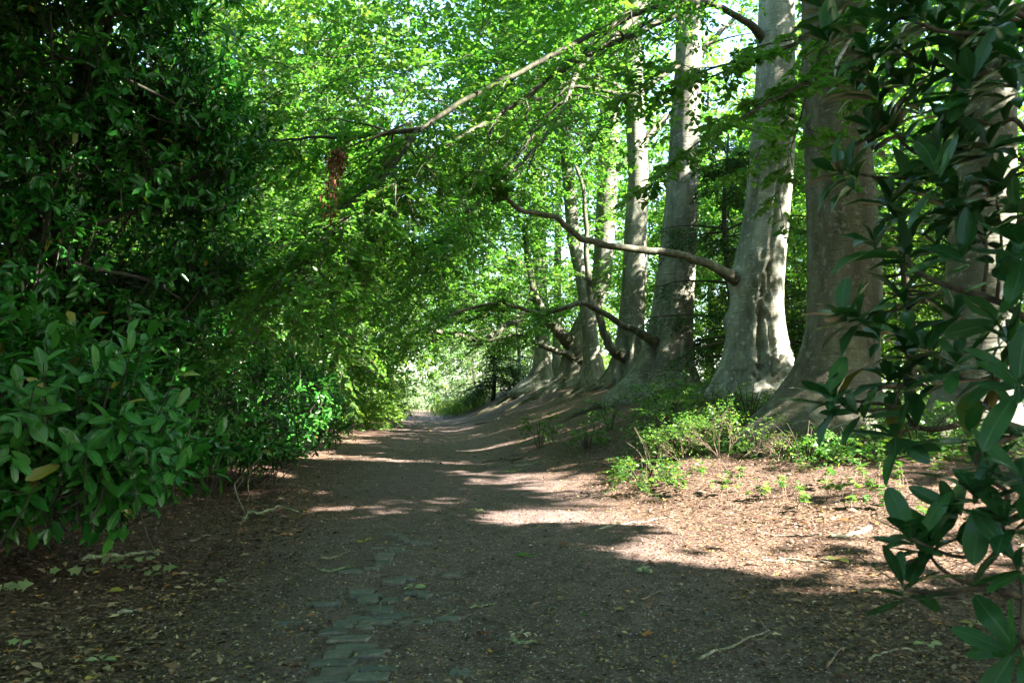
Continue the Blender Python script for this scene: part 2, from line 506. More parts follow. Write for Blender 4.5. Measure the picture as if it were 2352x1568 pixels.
def soil_mat():
    m, nt, b = new_mat('lane_soil')
    geo = N_(nt, 'NewGeometry')
    sep = N_(nt, 'SeparateXYZ')
    nt.links.new(geo.outputs['Position'], sep.inputs[0])
    u = math_(nt, 'MULTIPLY_ADD', sep.outputs[1], KU, sep.outputs[0])
    big = N_(nt, 'TexNoise', i_Scale=.55, i_Detail=5.0, i_Roughness=.6)
    nt.links.new(geo.outputs['Position'], big.inputs['Vector'])
    mid = N_(nt, 'TexNoise', i_Scale=5.0, i_Detail=8.0, i_Roughness=.72)
    nt.links.new(geo.outputs['Position'], mid.inputs['Vector'])
    fin = N_(nt, 'TexNoise', i_Scale=45.0, i_Detail=5.0, i_Roughness=.75)
    nt.links.new(geo.outputs['Position'], fin.inputs['Vector'])
    v1 = N_(nt, 'TexVoronoi', i_Scale=34.0)
    nt.links.new(geo.outputs['Position'], v1.inputs['Vector'])
    v2 = N_(nt, 'TexVoronoi', i_Scale=75.0)
    nt.links.new(geo.outputs['Position'], v2.inputs['Vector'])
    du = math_(nt, 'ABSOLUTE', math_(nt, 'SUBTRACT', u, .55))
    du = math_(nt, 'ADD', du, math_(nt, 'MULTIPLY_ADD', big.outputs[0], 2.2, -1.1))
    path = ramp(nt, math_(nt, 'MULTIPLY', du, .4), [(.48, (1, 1, 1)), (.95, (0, 0, 0))])
    soil = ramp(nt, mid.outputs[0], [(.3, (.034, .017, .012)), (.5, (.070, .038, .028)), (.7, (.125, .072, .053))])
    bits = ramp(nt, v1.outputs['Color'], [(.2, (.022, .014, .010)), (.5, (.075, .050, .035)), (.75, (.17, .118, .085)), (.95, (.28, .20, .14))])
    soil = mixc(nt, .5, soil, bits)
    pth = ramp(nt, mid.outputs[0], [(.28, (.042, .027, .027)), (.5, (.098, .069, .063)), (.72, (.20, .148, .132))])
    grit = ramp(nt, v2.outputs['Color'], [(.15, (.030, .019, .018)), (.55, (.095, .065, .062)), (.85, (.24, .175, .162)), (.97, (.55, .48, .46))])
    pth = mixc(nt, .45, pth, grit)
    col = mixc(nt, path, soil, pth)
    nt.links.new(col, b.inputs['Base Color'])
    b.inputs['Roughness'].default_value = .8
    b.inputs['Specular IOR Level'].default_value = .25
    bp = N_(nt, 'Bump', i_Strength=.7, i_Distance=.02)
    h = math_(nt, 'ADD', math_(nt, 'MULTIPLY', v1.outputs['Distance'], .8), math_(nt, 'ADD', fin.outputs[0], math_(nt, 'MULTIPLY', mid.outputs[0], 1.5)))
    nt.links.new(h, bp.inputs['Height'])
    nt.links.new(bp.outputs[0], b.inputs['Normal'])
    return m


M_SOIL = soil_mat()


def meadow_mat():
    m, nt, b = new_mat('meadow_grass')
    geo = N_(nt, 'NewGeometry')
    n1 = N_(nt, 'TexNoise', i_Scale=1.2, i_Detail=8.0, i_Roughness=.7)
    nt.links.new(geo.outputs['Position'], n1.inputs['Vector'])
    nt.links.new(ramp(nt, n1.outputs[0], [(.3, (.06, .10, .025)), (.55, (.11, .16, .045)), (.75, (.19, .20, .08))]), b.inputs['Base Color'])
    b.inputs['Roughness'].default_value = .8
    bp = N_(nt, 'Bump', i_Strength=.8, i_Distance=.1)
    nt.links.new(n1.outputs[0], bp.inputs['Height'])
    nt.links.new(bp.outputs[0], b.inputs['Normal'])
    return m


M_MEADOW = meadow_mat()


def sett_mat():
    m, nt, b = new_mat('granite_sett')
    geo, oi = N_(nt, 'NewGeometry'), N_(nt, 'ObjectInfo')
    n1 = N_(nt, 'TexNoise', i_Scale=22.0, i_Detail=8.0, i_Roughness=.7)
    nt.links.new(geo.outputs['Position'], n1.inputs['Vector'])
    c = ramp(nt, n1.outputs[0], [(.3, (.036, .034, .035)), (.52, (.080, .077, .080)), (.75, (.145, .14, .145))])
    tint = ramp(nt, oi.outputs['Random'], [(0, (.62, .68, .66)), (.5, (.95, 1.0, .95)), (.8, (1.3, 1.25, 1.05)), (1, (1.05, .95, .85))])
    nt.links.new(mixc(nt, 1.0, c, tint, 'MULTIPLY'), b.inputs['Base Color'])
    b.inputs['Roughness'].default_value = .6
    bp = N_(nt, 'Bump', i_Strength=.5, i_Distance=.01)
    nt.links.new(n1.outputs[0], bp.inputs['Height'])
    nt.links.new(bp.outputs[0], b.inputs['Normal'])
    return m


M_SETT = sett_mat()


def plain(name, stops, rough=.7):
    m, nt, b = new_mat(name)
    geo = N_(nt, 'NewGeometry')
    n1 = N_(nt, 'TexNoise', i_Scale=30.0, i_Detail=4.0)
    nt.links.new(geo.outputs['Position'], n1.inputs['Vector'])
    col = mixc(nt, .35, ramp(nt, geo.outputs['Random Per Island'], stops), ramp(nt, n1.outputs[0], stops))
    nt.links.new(col, b.inputs['Base Color'])
    b.inputs['Roughness'].default_value = rough
    return m


M_PEBBLE = plain('pebble', [(0, (.10, .09, .08)), (.6, (.28, .27, .25)), (1, (.55, .54, .51))], .6)
M_WOOD = plain('split_wood', [(0, (.35, .27, .18)), (1, (.55, .46, .34))])
M_YELLOW = leaf_mat('yellowed_leaf', [(0, (.22, .20, .04)), (.5, (.30, .24, .05)), (1, (.24, .26, .09))], tint=(1.1, 1, .5), trans=.25, rough=.5)
M_PALE = leaf_mat('pale_green_leaf', [(0, (.16, .22, .09)), (1, (.28, .32, .16))], tint=(1.1, 1.2, .6), trans=.3, rough=.5)

# ------------------------------------------------------------------ ground, lane, meadow
def spaced(parts):
    out = []
    for a, b, d in parts:
        out.append(np.arange(a, b, d))
    return np.unique(np.concatenate(out + [[parts[-1][1]]]).round(4))


ys = np.concatenate([np.arange(-40, 2, 3.0), 2.5 * (100 / 2.5) ** np.linspace(0, 1, 330), np.linspace(104, 300, 14)])
us = spaced([(-200, -20, 12), (-20, -9, 1.0), (-9, -6, .25), (-6, 9, .055), (9, 14, .25), (14, 30, 1.0), (30, 210, 12)])
U, YY = np.meshgrid(us, ys)
X = U - KU * YY
W = np.exp(-((np.clip(np.abs(U), 0, 99) / 9) ** 4))
Z = terr(X, YY) + fine(X, YY) * np.clip(1.2 - YY / 60, 0, 1) * W
nr, nc = U.shape
idx = np.arange(nr * nc).reshape(nr, nc)
Q = np.stack([idx[:-1, :-1], idx[:-1, 1:], idx[1:, 1:], idx[1:, :-1]], -1).reshape(-1, 4)
uc, yc = (U[:-1, :-1] + U[1:, 1:]).ravel() / 2, (YY[:-1, :-1] + YY[1:, 1:]).ravel() / 2
isp = (uc > -2.2) & (uc < 1.9) & (yc > -12) & (yc < 130)
ism = ((uc > 12.0) & (yc > 16)) | ((uc < -14) & (yc > 30)) | (yc > 130)
VV = np.stack([X, YY, Z], -1).reshape(-1, 3)


def sub_obj(name, sel, mat):
    q = Q[sel]
    used, inv = np.unique(q, return_inverse=True)
    return tag(mesh_obj(name, VV[used], [inv.reshape(-1, 4)], mat), kind='structure')


o_path = sub_obj('path', isp, M_SOIL)
sub_obj('ground', ~isp & ~ism, M_SOIL)
sub_obj('meadow', ism & ~isp, M_MEADOW)

# ------------------------------------------------------------------ foliage builders
def spray_leaves(out, P, D, L, twn, ln, size, droop=.25, flat=.45, tubes=None, r=.006, zbias=1.0, side_amp=.85):
    """flat leafy sprays. P, D: (M,3), L: (M,). each spray has twn side twigs of ln leaves"""
    M = len(P)
    D = norm(D)
    up = norm(np.array([0, 0, zbias]) + rng.normal(0, flat * .55, (M, 3)))
    S = norm(np.cross(D, up))
    s = (np.arange(twn) + .6) / twn
    base = P[:, None] + D[:, None] * (L[:, None] * s[None])[..., None]
    base[..., 2] -= droop * L[:, None] * s[None] ** 2
    sg = np.where(np.arange(twn) % 2 == 0, 1.0, -1.0)
    TD = norm(D[:, None] * .75 + S[:, None] * sg[None, :, None] * side_amp + rng.normal(0, .18, (M, twn, 3)))
    TL = L[:, None] * (.42 - .26 * s[None]) * rng.uniform(.7, 1.25, (M, twn))
    k = (np.arange(ln) + .7) / ln
    LP = base[:, :, None] + TD[:, :, None] * (TL[:, :, None] * k)[..., None]
    LP[..., 2] -= droop * .6 * TL[:, :, None] * k ** 2
    TN = norm(up[:, None, :] + rng.normal(0, .2, (M, twn, 3)))
    TS = norm(np.cross(TD, TN))
    sg2 = np.where(np.arange(ln) % 2 == 0, 1.0, -1.0)
    LD = TD[:, :, None] * .55 + TS[:, :, None] * sg2[None, None, :, None] * .8 + rng.normal(0, .22, (M, twn, ln, 3))
    LD[..., 2] -= .12
    LN = TN[:, :, None] + rng.normal(0, flat, (M, twn, ln, 3))
    out.add(LP, LD, LN, size * rng.uniform(.65, 1.2, (M, twn, ln)))
    if tubes is not None:
        st = np.linspace(0, 1, 3)
        path = P[:, None] + D[:, None] * (L[:, None] * st)[..., None]
        path[..., 2] -= droop * L[:, None] * st ** 2
        tubes.tubes(path, np.broadcast_to(np.linspace(r, r * .3, 3), (M, 3)), 3, cap=False)


def crown(out, c, rad, M, L, twn=6, ln=6, size=.1, droop=.3, flat=.5, shell=.5, tubes=None, zmin=None, r=.008):
    d = norm(rng.normal(0, 1, (M, 3)))
    rr = rng.uniform(0, 1, M) ** (shell / 1.5 + .01)
    P = np.asarray(c) + d * rr[:, None] * np.asarray(rad)
    # clumps: push the sprays together into uneven masses
    cl = fbm(P[:, 0] * .5 + P[:, 2] * .3, P[:, 1] * .5 - P[:, 2] * .4, int(abs(c[0] * 7 + c[1] * 3)) % 97, 2)
    keep = cl > -.55 + .25 * rng.uniform(-1, 1, M)
    if zmin is not None: keep &= P[:, 2] > zmin
    P, d = P[keep], d[keep]
    D = norm(d * np.array([1, 1, .35]) + rng.normal(0, .45, d.shape))
    ok = carve(P + D * L * .15) & carve(P + D * L * .7)
    P, D = P[ok], D[ok]
    spray_leaves(out, P, D, L * rng.uniform(.6, 1.25, len(P)), twn, ln, size, droop, flat, tubes, r)


def bough(geo, twigs, out, pts, r0, r1, nsub, sublen, size=.098, droop=.25, twn=6, ln=6, sides=7, start=.15, flat=.27, n=None, spread=1.0, collar=None):
    """one limb with its side branches (into geo) and its leaf sprays (into out)"""
    n = n or max(14, len(pts) * 7)
    path = catmull(pts, n)
    t = np.linspace(0, 1, n)
    R = r0 + (r1 - r0) * t ** .8
    sd = np.concatenate([[0], np.cumsum(np.linalg.norm(np.diff(path, axis=0), axis=1))])
    R = R * (1 + .75 * np.exp(-np.clip(sd - collar, 0, 99) / .5)) if collar is not None else R
    wob = np.stack([vnoise(t * n * .5, t * 0 + k, 13 + len(pts)) for k in range(3)], -1) * (r0 * .35)
    path = path + wob * np.sin(PI * t)[:, None]
    geo.tubes(path[None], R[None], sides)
    T = norm(np.gradient(path, axis=0))
    st = np.sort(rng.uniform(start, 1.0, nsub)); st[-1] = .995
    i = np.clip((st * (n - 1)).astype(int), 0, n - 1)
    p, tan = path[i], T[i]
    H = norm(np.cross(tan, [0, 0, 1.0]))
    sg = np.where(np.arange(nsub) % 2 == 0, 1.0, -1.0)[:, None]
    D = norm(H * sg * rng.uniform(.5, 1.0, (nsub, 1)) * spread + tan * rng.uniform(.5, 1.0, (nsub, 1)) + rng.normal(0, .16, (nsub, 3)))
    D[-1] = tan[-1]
    L = sublen * rng.uniform(.55, 1.2, nsub) * (1.15 - .55 * st)
    K = 7
    k = np.linspace(0, 1, K)
    sub = p[:, None] + D[:, None] * (L[:, None] * k)[..., None]
    sub[..., 2] -= droop * L[:, None] * k ** 2
    sub += rng.normal(0, .035, sub.shape) * (L[:, None, None]) * k[None, :, None]
    rs = np.minimum(R[i] * .55, .012 + .010 * L)
    geo.tubes(sub, rs[:, None] * (1 - .8 * k), 4, cap=False)
    # sprays along each side branch
    ns = 6
    for j in range(ns):
        f = (j + .8) / ns
        a = f * (K - 1)
        ia = min(int(a), K - 2)
        q = sub[:, ia] + (sub[:, ia + 1] - sub[:, ia]) * (a - ia)
        tg = norm(sub[:, ia + 1] - sub[:, ia])
        hh = norm(np.cross(tg, [0, 0, 1.0]))
        s1 = 1.0 if j % 2 == 0 else -1.0
        dd = norm(tg * .7 + hh * s1 * rng.uniform(.4, 1.0, (nsub, 1)) + rng.normal(0, .2, (nsub, 3)))
        if j == ns - 1: dd = tg
        spray_leaves(out, q, dd, L * .42 * rng.uniform(.7, 1.2, nsub), twn, ln, size, droop, flat, twigs, .005)


def shoots(out, P, A, n, size, a0=45, a1=95, shootlen=.25, droop=.25):
    """leaves set round the end of a shoot (laurel, rhododendron). P, A: (M,3)"""
    M = len(P)
    A = norm(A)
    ref = np.where(np.abs(A[:, 2:3]) > .8, [[1.0, 0, 0]], [[0, 0, 1.0]])
    S = norm(np.cross(A, ref))
    B = np.cross(S, A)
    ph = np.arange(n) * 2.3999 + rng.uniform(0, 6.28, (M, 1)) + rng.normal(0, .25, (M, n))
    f = np.arange(n) / max(1, n - 1)
    ang = np.radians(a1 + (a0 - a1) * f)[None] + rng.normal(0, .13, (M, n))
    radial = np.cos(ph)[..., None] * S[:, None] + np.sin(ph)[..., None] * B[:, None]
    D = A[:, None] * np.cos(ang)[..., None] + radial * np.sin(ang)[..., None]
    D[..., 2] -= droop
    D = norm(D)
    N = norm(A[:, None] * .8 + np.array([0, 0, .75]) + rng.normal(0, .22, (M, n, 3)) - .1 * radial)
    Pl = P[:, None] + A[:, None] * (shootlen * (f - 1))[None, :, None]
    out.add(Pl, D, N, size * rng.uniform(.55, 1.2, (M, n)) * (1 - .18 * f))


# ------------------------------------------------------------------ beech trunks
def trunk(spec, Y, lobes, top=20.0, feats=(), seed=0, sides=56):
    """spec: (px, py, width px) down the trunk, seen at distance Y. returns Geo, base point"""
    g = Geo()
    pts = np.array([at(p[0], p[1], Y) for p in spec])
    rad = np.array([p[2] / 2 / FPX * Y for p in spec])
    o = np.argsort(pts[:, 2])
    pts, rad = pts[o], rad[o]
    bx, by = pts[0, 0], pts[0, 1]
    zg = float(terr(bx, by))
    z0 = zg - .55
    zs = np.concatenate([np.arange(z0, min(zg + 2.2, top), .06), np.arange(zg + 2.2, min(11, top), .10), np.arange(11, top, .6)])
    slope = (pts[-1, :2] - pts[-2, :2]) / max(.5, pts[-1, 2] - pts[-2, 2])
    pz = np.append(pts[:, 2], top)
    zt = top - pts[-1, 2]
    px_ = np.append(pts[:, 0], pts[-1, 0] + slope[0] * zt * .6)
    py_ = np.append(pts[:, 1], pts[-1, 1] + slope[1] * zt * .6)
    pr = np.append(rad, rad[-1] * .45)

    def sm(v):
        a = np.interp(zs, pz, v)
        k = np.ones(9) / 9
        ap = np.concatenate([np.full(4, a[0]), a, np.full(4, a[-1])])
        return np.convolve(ap, k, 'valid')
    cx, cyv, R = sm(px_), sm(py_), sm(pr)
    th = np.arange(sides) * 2 * PI / sides
    TH, ZZ = np.meshgrid(th, zs)
    h = ZZ - zg
    face = math.atan2(-by, -bx)                 # angle that looks at the camera
    rr = R[:, None] * (1 + .045 * fbm(np.cos(TH) * 1.3 + seed, np.sin(TH) * 1.3 + ZZ * .35, seed, 3))
    rr += R[:, None] * .012 * vnoise(np.cos(TH) * 6 + ZZ * .5, np.sin(TH) * 6 + ZZ * 7, seed + 3)
    lob = np.zeros_like(TH)
    for (a, amp, hh_, p) in lobes:
        lob += 1.35 * amp * np.exp(-np.clip(h, -.3, 9) / hh_) * np.clip(np.cos(TH - face - a), 0, 1) ** (p * 2.2)
    ph_ = seed * 1.7
    flute = np.exp(-np.clip(h, -.3, 9) / .8) * (np.abs(np.sin(TH * 3.5 + ph_ + .5 * np.sin(TH * 2 + ph_) + .12 * ZZ)) ** .7 - .62)
    rr = rr + lob * R[len(R) // 3] + .16 * R[len(R) // 3] * flute
    rr += R[:, None] * .035 * np.exp(-np.clip(h, 0, 9) / .5) * fbm(np.cos(TH) * 7 + seed, np.sin(TH) * 7 + ZZ * 2.5, seed + 5, 3)
    for (kind, a, z, w, l, d) in feats:          # a: angle right of the camera-facing line, z: height (world)
        da = np.angle(np.exp(1j * (TH - face - a))) * R[:, None]
        dz = ZZ - z
        if kind == 'groove':
            m = np.exp(-(da / w) ** 2) * np.exp(-(dz / l) ** 4)
            rr -= d * m
            rr += d * .45 * (np.exp(-((np.abs(da) - w * 1.8) / w) ** 2)) * np.exp(-(dz / l) ** 4)
        elif kind == 'knot':
            q = np.sqrt((da / w) ** 2 + (dz / l) ** 2)
            rr += d * (np.exp(-(q - .7) ** 2 * 6) - .7 * np.exp(-q ** 2 * 6))
        elif kind == 'bump':
            rr += d * np.exp(-(da / w) ** 2 - (dz / l) ** 2)
        elif kind == 'rough':
            m = np.exp(-(da / w) ** 2 - (dz / l) ** 2)
            rr += d * m * (.45 - 1.1 * np.abs(fbm(da * 8, dz * 3.5, 43, 3)) + .25 * fbm(da * 22, dz * 14, 44, 2))
        elif kind == 'vscar':
            q = np.abs(dz - np.abs(da) * .9 + .1)
            rr -= d * np.exp(-(q / .035) ** 2) * np.exp(-(da / w) ** 4)
            rr += d * .6 * np.exp(-((q - .08) / .05) ** 2) * np.exp(-(da / w) ** 4)
    V = np.stack([cx[:, None] + rr * np.cos(TH), cyv[:, None] + rr * np.sin(TH), ZZ], -1)
    K = len(zs)
    idx = np.arange(K * sides).reshape(K, sides)
    q = np.stack([idx[:-1], np.roll(idx, -1, 1)[:-1], np.roll(idx, -1, 1)[1:], idx[1:]], -1).reshape(-1, 4)
    g.add(V.reshape(-1, 3), [q, idx[-1:]])

    def centre(z):
        return np.array([np.interp(z, zs, cx), np.interp(z, zs, cyv), z]), float(np.interp(z, zs, R))
    return g, np.array([bx, by, zg]), centre, face


def root(parent, base, R, ang, L, r0, seed):
    g = Geo()
    n = 18
    d = np.linspace(0, 1, n)
    a = ang + .35 * fbm(d * 2.2 + seed, d * 0, seed, 2) + .0
    step = L / n
    x = base[0] + np.cos(ang) * R * .55 + np.cumsum(np.cos(a)) * step
    y = base[1] + np.sin(ang) * R * .55 + np.cumsum(np.sin(a)) * step
    rr = r0 * (1 - d) ** .8 + .012
    z = terr(x, y) + rr * .35 + .42 * np.exp(-d * L / .28) + .03 * vnoise(d * 7, d * 0, seed + 4) - .05 * d ** 3
    g.tubes(np.stack([x, y, z], -1)[None], rr[None], 8)
    return g.obj('root', M_ROOT, parent)


def beech(spec, Y, label, lobes, roots=(), limbs=(), crown_spec=None, feats=(), top=20, seed=1, sides=56, mat=None, extra=None, name='beech_tree', leaf=M_BEECH, group='old beeches along the bank'):
    g, base, cen, face = trunk(spec, Y, lobes, top, feats, seed, sides)
    t = empty(name, base, label, 'tree', group)
    g.obj('trunk', mat or M_BARK, t)
    for k, (a, L, r0) in enumerate(roots):
        root(t, base, cen(base[2] + .3)[1], face + a, L * .8, r0 * .85, seed * 7 + k)
    lv, tw = Leaves(), Geo()
    for (pts, r0, r1, nsub, sublen, kw) in limbs:
        lg = Geo()
        p0 = np.asarray(pts[0], float)
        c0, R0 = cen(p0[2])
        if np.linalg.norm(p0[:2] - c0[:2]) < R0 * 1.9 and len(pts) > 5:
            inner = c0 + (p0 - c0) * .25
            inner[2] -= .22
            pts = [inner] + list(pts)
            kw = dict(kw, collar=R0 * .72)
        bough(lg, tw, lv, pts, r0, r1, nsub, sublen, **kw)
        lg.obj('limb', M_BOUGH if r0 > .1 else M_LIMB, t)
    if tw.n: tag(tw.obj('twigs', M_TWIG, t), kind='stuff')
    if lv.P: lv.build('foliage', leaf, t, LEAF6, .62)
    if crown_spec:
        cv, ct = Leaves(), Geo()
        for (c, rad, M, L, size) in crown_spec:
            low = size < .16
            crown(cv, c, rad, M, L, size=size * (1.3 if low else 1.12), tubes=ct if low else None, r=.011, twn=6 if low else 5, ln=5, flat=.32 if low else .5)
        cv.build('crown', leaf, t, LEAF4, .68)
        if ct.n: tag(ct.obj('branches', M_LIMB, t), kind='stuff')
    return t, base, cen, face


def px_path(rows):
    return [at(*r) for r in rows]


L5 = lambda s, amp=.35: [(s + k * 1.26 + .3 * math.sin(k * 3 + s), amp * (.7 + .5 * abs(math.sin(k * 2.1 + s))), .55, 5) for k in range(5)]

# boughs of the row that hang over the lane, and the high leaf roof and bank clumps added for shade
ROOF = {
    3: [((-3.6, 17.8, 4.5), (1.6, 1.7, .7), 50, 1.1, .085), ((-1.5, 15.5, 7.6), (2.6, 2.4, 1.4), 130, 1.1, .085), ((-4.6, 17.5, 8.6), (2.6, 2.2, 1.6), 170, 1.1, .09), ((.8, 17.5, 9.2), (2.6, 2.4, 1.6), 150, 1.1, .09), ((-3.2, 13.5, 6.8), (1.9, 1.8, .8), 55, 1.0, .08), ((0, 20, 14.5), (6, 5, 2.5), 420, 1.5, .18)],
    4: [((9.2, 19.6, 8.0), (2.6, 3, 2.6), 150, 1.3, .17), ((7.6, 24.6, 7.4), (2, 3, 2.2), 120, 1.2, .16), ((-3.9, 22, 4.1), (1.9, 1.8, .8), 85, 1.1, .09), ((.2, 22, 8.6), (2.8, 2.6, 1.8), 180, 1.2, .10), ((-3.2, 20.5, 6.8), (2.4, 2.2, 1.5), 170, 1.1, .095), ((-5.2, 22.5, 5.4), (2.2, 2.2, 1.5), 150, 1.1, .095), ((-3.2, 23, 10.5), (3.5, 3, 2), 240, 1.3, .11), ((-1, 26, 15.5), (6, 5, 2.5), 400, 1.5, .19)],
    5: [((9.6, 26.5, 10), (3.4, 4.2, 3.4), 270, 1.4, .2), ((-2.8, 28, 5.8), (2.6, 2.4, 1.5), 170, 1.2, .11), ((-1.0, 30, 7.6), (3, 2.6, 2), 200, 1.3, .115), ((1.6, 30, 10), (3.2, 2.8, 2.2), 200, 1.3, .115), ((-5.5, 29, 9), (3.4, 3, 2.4), 240, 1.3, .12)],
    7: [((6.4, 35, 6.6), (1.8, 3.6, 2.2), 120, 1.2, .16), ((8.8, 33.5, 10), (3.4, 4.6, 3.4), 290, 1.4, .21), ((.6, 36, 6.2), (2.8, 2.4, 1.5), 150, 1.3, .125), ((-5.0, 38, 5.4), (2.8, 2.6, 1.7), 170, 1.4, .13), ((-2.4, 37, 10.0), (3.8, 3, 2.6), 240, 1.5, .135)],
    8: [((5.6, 43.5, 6.8), (2, 4, 2.4), 140, 1.3, .16), ((7.6, 42, 10.5), (3.4, 5, 3.6), 290, 1.5, .22), ((-3.0, 44, 6.4), (3.0, 2.6, 1.8), 170, 1.5, .145), ((-6.5, 48, 8.5), (4, 3, 3), 220, 1.6, .155), ((-1.0, 47, 11), (4, 3, 3), 200, 1.7, .16)],
    1: [((2.5, 11.5, 13), (5, 4.5, 2.4), 420, 1.4, .17)],
    2: [((-.5, 14, 13), (5.5, 4.5, 2.4), 420, 1.4, .17)],
}

# T1: behind the rhododendron
t1b = at(2240, 1000, 13)
beech([(2262, -60, 124), (2261, 200, 130), (2257, 400, 132), (2249, 623, 138), (2243, 823, 147), (2228, 940, 172), (2222, 1010, 215)], 13,
      'tall grey beech trunk seen through the rhododendron leaves', L5(.4), [(-.6, 1.6, .13), (.5, 1.4, .12), (1.4, 1.2, .1), (-1.5, 1.8, .14)],
      limbs=[([at(2250, 80, 12.7), at(2180, 40, 9.5), at(2060, 110, 6.8), at(1900, 165, 6.1), at(1740, 250, 5.8), at(1600, 330, 5.6)], .05, .006, 9, 1.15, dict(droop=.16, twn=6, ln=6, size=.072, start=.35, flat=.3)),
             ([at(2262, 10, 12.8), at(2170, -40, 9.5), at(2000, 30, 7.0), at(1836, 95, 6.2), at(1700, 140, 6.0), at(1560, 180, 5.9)], .05, .006, 9, 1.1, dict(droop=.14, twn=6, ln=6, size=.072, start=.35, flat=.3)),
             ([at(2262, -40, 13), at(2150, -120, 9), at(1980, -40, 7.2), at(1880, 150, 6.6), at(1820, 330, 6.3)], .04, .006, 7, .9, dict(droop=.2, twn=6, ln=6, size=.072, start=.45, flat=.35))],
      crown_spec=[((8.2, 13, 14), (6.5, 6, 6), 480, 1.4, .21)] + ROOF[1],
      feats=[('knot', .1, at(0, 400, 13)[2], .22, .16, .03), ('knot', .3, at(0, 280, 13)[2], .15, .1, .02), ('knot', -.15, at(0, 770, 13)[2], .15, .1, .02)], seed=3, top=19)
# T2: thick leaning base
beech([(1912, -60, 134), (1914, 200, 143), (1927, 400, 146), (1939, 623, 160), (1934, 756, 162), (1922, 823, 176), (1904, 890, 208), (1878, 960, 262), (1866, 1000, 300)], 14,
      'massive beech with a smooth grey trunk sweeping into a wide flared base beside the ivy', [(-1.15, .35, .5, 4), (.2, .12, .5, 5), (1.3, .28, .5, 5), (2.6, .3, .6, 4), (-2.4, .3, .6, 4)],
      [(-1.2, 1.5, .18), (.9, 1.4, .14), (1.9, 1.3, .13)],
      crown_spec=[((5.6, 14.5, 15), (6, 5.5, 6), 480, 1.4, .21)] + ROOF[2],
      feats=[('knot', .45, at(0, 590, 14)[2], .2, .18, .04), ('knot', -.3, at(0, 435, 14)[2], .05, .05, -.03), ('knot', -.25, at(0, 460, 14)[2], .06, .05, -.03), ('bump', .9, at(0, 700, 14)[2], .25, .6, .06), ('groove', .75, at(0, 760, 14)[2], .05, .7, .05)], seed=5, top=20, mat=M_BARK_BROWN)
# T3: pale trunk with scars, cleft and rough base; two limbs of its own cross the lane
zf = lambda py: float(at(0, py, 18)[2])
beech([(1784, -60, 76), (1783, 60, 82), (1781, 200, 88), (1776, 333, 102), (1761, 500, 103), (1742, 623, 118), (1737, 723, 120), (1737, 823, 143), (1731, 873, 172), (1728, 915, 205)], 18,
      'pale grey beech with a scarred trunk, dark cleft and rough broken bark at its foot', [(-1.1, .22, .6, 4), (-.35, .12, .5, 8), (.15, .20, .5, 9), (.7, .15, .5, 8), (1.25, .25, .6, 5), (2.5, .3, .6, 4), (-2.5, .3, .6, 4)],
      [(-1.2, 2.0, .15), (-.3, 1.3, .1), (.6, 1.2, .1), (1.2, 1.4, .12)],
      limbs=[(px_path([(1688, 640, 17.8), (1655, 622, 17.4), (1600, 596, 17), (1530, 580, 16.6), (1440, 572, 16.2), (1350, 552, 15.8), (1306, 523, 15.6), (1270, 497, 15.4), (1194, 480, 15), (1154, 440, 14.8), (1120, 400, 14.6), (1060, 390, 14.4)]), .115, .03, 9, 1.0, dict(start=.72, n=70, sides=9)),
             (px_path([(1752, 90, 17.9), (1730, 62, 17.6), (1690, 38, 17), (1630, 8, 16.4), (1560, 8, 15.8), (1480, 25, 15.2), (1380, 72, 14.4), (1215, 155, 13.4), (1060, 235, 12.6), (970, 295, 12), (930, 345, 11.7), (850, 450, 11.1), (800, 500, 10.8), (740, 555, 10.4), (690, 620, 10.1), (640, 690, 9.9)]), .085, .016, 48, 2.2, dict(start=.24, n=110, sides=8, droop=.3)),
             (px_path([(968, 297, 12), (915, 303, 12.2), (867, 308, 12.4), (784, 315, 12.8), (700, 318, 13.3), (620, 322, 13.8), (540, 316, 14.2)]), .05, .014, 20, 1.7, dict(start=.12, droop=.3)),
             (px_path([(1770, -20, 18), (1690, -30, 17.4), (1600, 10, 16.6), (1500, 60, 16), (1451, 83, 15.4), (1351, 123, 14.8), (1268, 173, 14.4), (1218, 213, 14.2), (1138, 270, 13.8), (1071, 307, 13.4), (1001, 370, 13), (951, 430, 12.7), (890, 520, 12.4), (850, 600, 12.2)]), .09, .02, 34, 2.0, dict(start=.3, n=90))],
      crown_spec=[((5.5, 18.5, 16.5), (6, 5.5, 6), 480, 1.4, .21)] + ROOF[3],
      feats=[('groove', -.62, zf(430), .06, .75, .12), ('groove', .35, zf(560), .045, 2.3, .07), ('groove', .12, zf(790), .07, .8, .2), ('groove', .42, zf(800), .05, .6, .12), ('vscar', .45, zf(400), .38, .3, .06), ('knot', .12, zf(600), .17, .17, .08), ('rough', .15, zf(680), .35, .8, .2), ('rough', .4, zf(860), .75, .6, .3), ('bump', -1.35, zf(735), .18, .2, .12), ('bump', -1.3, zf(645), .2, .25, .10)], seed=8, top=22, sides=96, mat=M_BARK_PALE)
